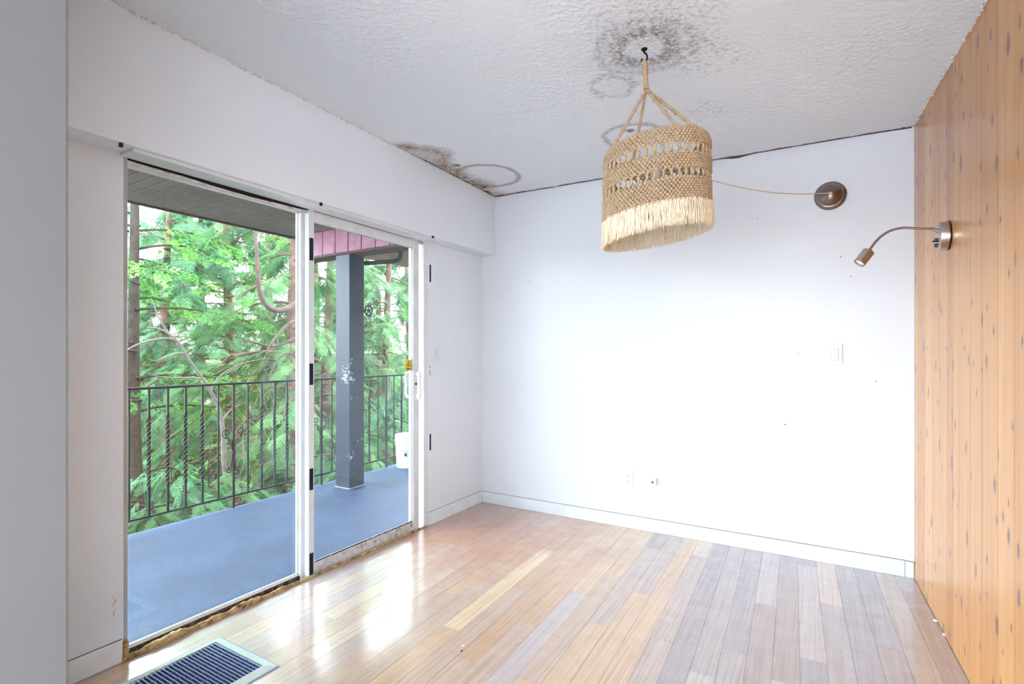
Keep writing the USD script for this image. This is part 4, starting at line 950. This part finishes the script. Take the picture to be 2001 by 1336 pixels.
def foliage(parent, name, kind, mat, pos, dirs, scales, seed):
    rng = np.random.default_rng(seed)
    base = pth(parent); path = base + '/' + numbered(base, name)
    pi = UsdGeom.PointInstancer.Define(stage, path)
    rel = pi.CreatePrototypesRel()
    for k, pr in enumerate(PROTO[kind]):
        m = usdkit.mesh(stage, path + ('/spray' if k == 0 else '/spray_%03d' % k), pr, mat); rel.AddTarget(m.GetPath())
    n = len(pos)
    pi.CreateProtoIndicesAttr(Vt.IntArray.FromNumpy(rng.integers(0, len(PROTO[kind]), n).astype(np.int32)))
    pi.CreatePositionsAttr(Vt.Vec3fArray.FromNumpy(np.asarray(pos, np.float32)))
    qs = [quat(d, np.array([0, 0, 1.0]), rng.normal(0, 0.45)) for d in dirs]
    pi.CreateOrientationsAttr(Vt.QuathArray([Gf.Quath(Gf.Quatf(q_)) for q_ in qs]))
    pi.CreateScalesAttr(Vt.Vec3fArray.FromNumpy(np.repeat(np.asarray(scales, np.float32)[:, None], 3, 1)))
    tag(pi, kind='stuff')

def cedar(name, label, x, y, h, spread, nbr, mat, seed, z0=-3.0, fine=2.1, r=0.14, lean=(0, 0), bark='bark_red', zmin=-2.4, kind='frond', per=9, group=None, droop=0.35, sc=1.0):
    """A tree: trunk, boughs that droop outward, sprays along every bough."""
    rng = np.random.default_rng(seed); per = int(per * fine); sc = sc * 0.64
    t = thing(name, label, 'tree', (x, y, 0), group=group)
    zz = np.linspace(z0, h, 18); s = (zz - z0) / (h - z0)
    tp = np.stack([lean[0] * s + 0.05 * np.sin(s * 6 + seed), lean[1] * s + 0.05 * np.cos(s * 5 + seed), zz], 1)
    part('trunk', tube(tp, r * (1.1 - 0.85 * s), 10), M[bark], t, smooth=True)
    br, pos, dirs, scs = [], [], [], []
    for k in range(nbr):
        zb = zmin + (h - 0.3 - zmin) * ((k + rng.random()) / nbr); sb = (zb - z0) / (h - z0)
        p0 = np.array([np.interp(zb, zz, tp[:, 0]), np.interp(zb, zz, tp[:, 1]), zb])
        az = rng.uniform(0, 2 * math.pi); L = spread * (1.15 - 0.6 * sb) * rng.uniform(0.65, 1.1)
        out = np.array([math.cos(az), math.sin(az), 0.0]); side = np.array([-out[1], out[0], 0])
        u = np.linspace(0, 1, 8)
        rise = rng.uniform(0.1, 0.35)
        p = p0 + np.outer(u * L, out) + np.outer(np.sin(u * 3 + k) * 0.08 * L, side) + np.outer(rise * L * u - (rise + droop) * L * u ** 2, [0, 0, 1.0])
        br.append(tube(p, np.linspace(0.020, 0.004, 8) * (0.6 + r * 3), 5, caps=False))
        for j in range(per):
            uu = 0.18 + 0.85 * (j + rng.random()) / per; uu = min(uu, 1.0)
            q_ = np.array([np.interp(uu, u, p[:, c_]) for c_ in range(3)])
            sd_ = rng.choice((-1, 1)) * rng.uniform(0.2, 1.1)
            d = out + side * sd_ + np.array([0, 0, rng.uniform(-1.25, -0.1) if kind == 'frond' else rng.uniform(-0.7, 0.1)])
            pos.append(q_ + rng.normal(0, 0.05, 3)); dirs.append(d); scs.append(sc * rng.uniform(0.75, 1.35))
    part('boughs', join(br), M[bark], t, smooth=True)
    foliage(t, 'foliage', kind, mat, pos, dirs, scs, seed)
    return t

def spot(u, x):
    """Ground position on the plane x = const seen at column u."""
    r = ray(u, 690); return x, float(r[1] / r[0] * x)

x, y = spot(585, -7.2)
ct = cedar('cedar_tree', 'red-barked cedar with a hooked bare bough behind the railing', x, y, 5.6, 2.0, 60, M['leaf_cedar'], 1, r=0.20, zmin=-2.2)
# its big bare S-bent boughs
bm = []
for pix, r0, r1 in (([(583, 590), (560, 603), (540, 606), (522, 598), (509, 575), (504, 540), (502, 500), (499, 455), (497, 415)], 0.044, 0.015), ([(585, 625), (566, 632), (548, 648), (532, 668), (520, 690)], 0.034, 0.010),
                    ([(585, 660), (560, 668), (536, 676), (510, 672), (470, 668)], 0.02, 0.006), ([(580, 700), (560, 690), (545, 700), (530, 730), (520, 760)], 0.016, 0.005)):
    p = spline([at(u, v, 'x', x + 0.85 + 0.02 * k) - [x, y, 0] for k, (u, v) in enumerate(pix)], 40)
    bm.append(tube(p, np.linspace(r0, r1, 40), 9))
part('bare_bough', join(bm), plain('bough_bark', srgb(86, 68, 62), 0.95, var=0.3, scale=14, bump=0.8, bscale=30), ct, smooth=True, label='bare red-brown S-shaped bough')
rng = np.random.default_rng(77); tw = []
for k in range(110):
    u0, v0 = rng.uniform(470, 655), rng.uniform(650, 900)
    p0 = at(u0, v0, 'x', -6.6 - rng.uniform(0, 1.2)) - [x, y, 0]; d = np.array([rng.normal(0, 0.4), rng.normal(0, 1), rng.normal(-0.1, 0.7)]); d /= np.linalg.norm(d); L = rng.uniform(0.3, 1.1)
    u = np.linspace(0, 1, 7)[:, None]; p = p0 + d * L * u + np.array([0, 0, -0.35 * L]) * u ** 2 + rng.normal(0, 0.02, (7, 3))
    tw.append(tube(p, np.linspace(0.0055, 0.0015, 7), 4, caps=False))
part('dry_twigs', join(tw), M['twig'], ct, kind='stuff')

x, y = spot(288, -7.6)
cedar('maple_tree', 'bright green broad-leaved tree with a grey trunk at the left', x, y, 5.4, 2.1, 44, M['leaf_maple'], 2, r=0.10, lean=(0.05, -0.28), bark='bark_grey', zmin=0.4, kind='leaf', per=11, droop=0.12)
x, y = spot(395, -6.4)
bt = thing('bare_tree', 'pale bare-limbed leaning tree behind the railing', 'tree', (x, y, 0))
lim = [([(452, 960), (436, 860), (428, 800), (412, 765), (398, 742), (372, 706), (348, 668), (318, 645), (288, 640)], 0.034, 0.010), ([(348, 668), (330, 662), (300, 664), (262, 676), (240, 690)], 0.018, 0.007), ([(372, 706), (350, 690), (320, 700), (290, 702)], 0.013, 0.005),
       ([(340, 664), (322, 640), (308, 615), (300, 590)], 0.016, 0.006), ([(398, 742), (372, 738), (330, 738), (285, 726)], 0.012, 0.005), ([(412, 765), (430, 735), (470, 712), (520, 700)], 0.012, 0.004), ([(432, 830), (452, 800), (470, 790)], 0.014, 0.007)]
lm = []
for k, (pix, r0, r1) in enumerate(lim):
    p = spline([at(u, v, 'x', -6.4 - 0.05 * k) - [x, y, 0] for u, v in pix], 30); lm.append(tube(p, np.linspace(r0, r1, 30), 8))
lm.append(tube([lm[0].vertices[:8].mean(0), lm[0].vertices[:8].mean(0) + [0.05, 0.1, -2.0]], [0.034, 0.05], 8))
part('limbs', join(lm), M['bark_pale'], bt, smooth=True)
sp_ = [(738, -11.0, 6.0, 'leaf_blue', 'deep blue-green cedar filling the gap right of the balcony post', 70, 2.6), (450, -9.6, 5.8, 'leaf_blue', 'tall blue-green cedar in the middle of the left pane', 64, 2.3), (330, -10.2, 4.6, 'leaf_blue', 'blue-green cedar behind the bright broad-leaved tree', 44, 2.0),
       (760, -8.8, 5.8, 'leaf_cedar', 'dense cedar behind the plastic pail', 66, 2.2), (640, -9.2, 5.8, 'leaf_cedar', 'dense green cedar showing left of the balcony post', 64, 2.2), (520, -11.2, 5.6, 'leaf_lime', 'lime-green tree behind the hooked bough', 50, 2.6)]
for k, (u, X_, h, lf, lab, nb, sprd) in enumerate(sp_):
    x, y = spot(u, X_)
    cedar('cedar_tree' if lf != 'leaf_lime' else 'lime_tree', lab, x, y, h, sprd, nb, M[lf], 30 + k, r=0.13, kind='frond' if lf != 'leaf_lime' else 'leaf', per=10, z0=-3.0)
# feathery young cedars right below the railing
yg = [(275, -6.0, 0.1), (345, -5.7, 0.35), (420, -6.0, 0.2), (490, -5.9, -0.1), (555, -6.1, 0.0), (640, -6.0, 0.1), (715, -6.2, 0.25), (770, -6.6, 0.7)]
for k, (u, X_, h) in enumerate(yg):
    x, y = spot(u, X_)
    cedar('young_cedar', 'feathery young cedar below the railing, %s' % ('under the left end of the rail', 'behind the first twisted bars', 'behind the fourth twisted bar', 'behind the first scroll bar', 'beside the door stile', 'left of the post foot', 'right of the post', 'behind the pail')[k], x, y, h, 0.85, 34, M[('leaf_cedar', 'leaf_blue')[k % 2]], 60 + k, r=0.015, zmin=-2.2, z0=-3.0, bark='bark_grey', per=9, group=None, droop=0.6, sc=0.62, fine=2.4)
# the far wood
for k, (X_, Y_, h) in enumerate(((-14, 4.2, 4.2), (-15, 8.0, 6.2), (-14.5, 11.5, 6.5), (-14, 15.5, 6.6), (-17, 6, 5.5), (-13, 18.5, 6.5))):
    cedar('wood_tree', 'dark tree in the wood far behind the balcony', X_, Y_, h, 3.0, 75, M['leaf_cedar'], 90 + k, r=0.16, per=11, zmin=-2.0, group='trees of the far wood', sc=1.7)
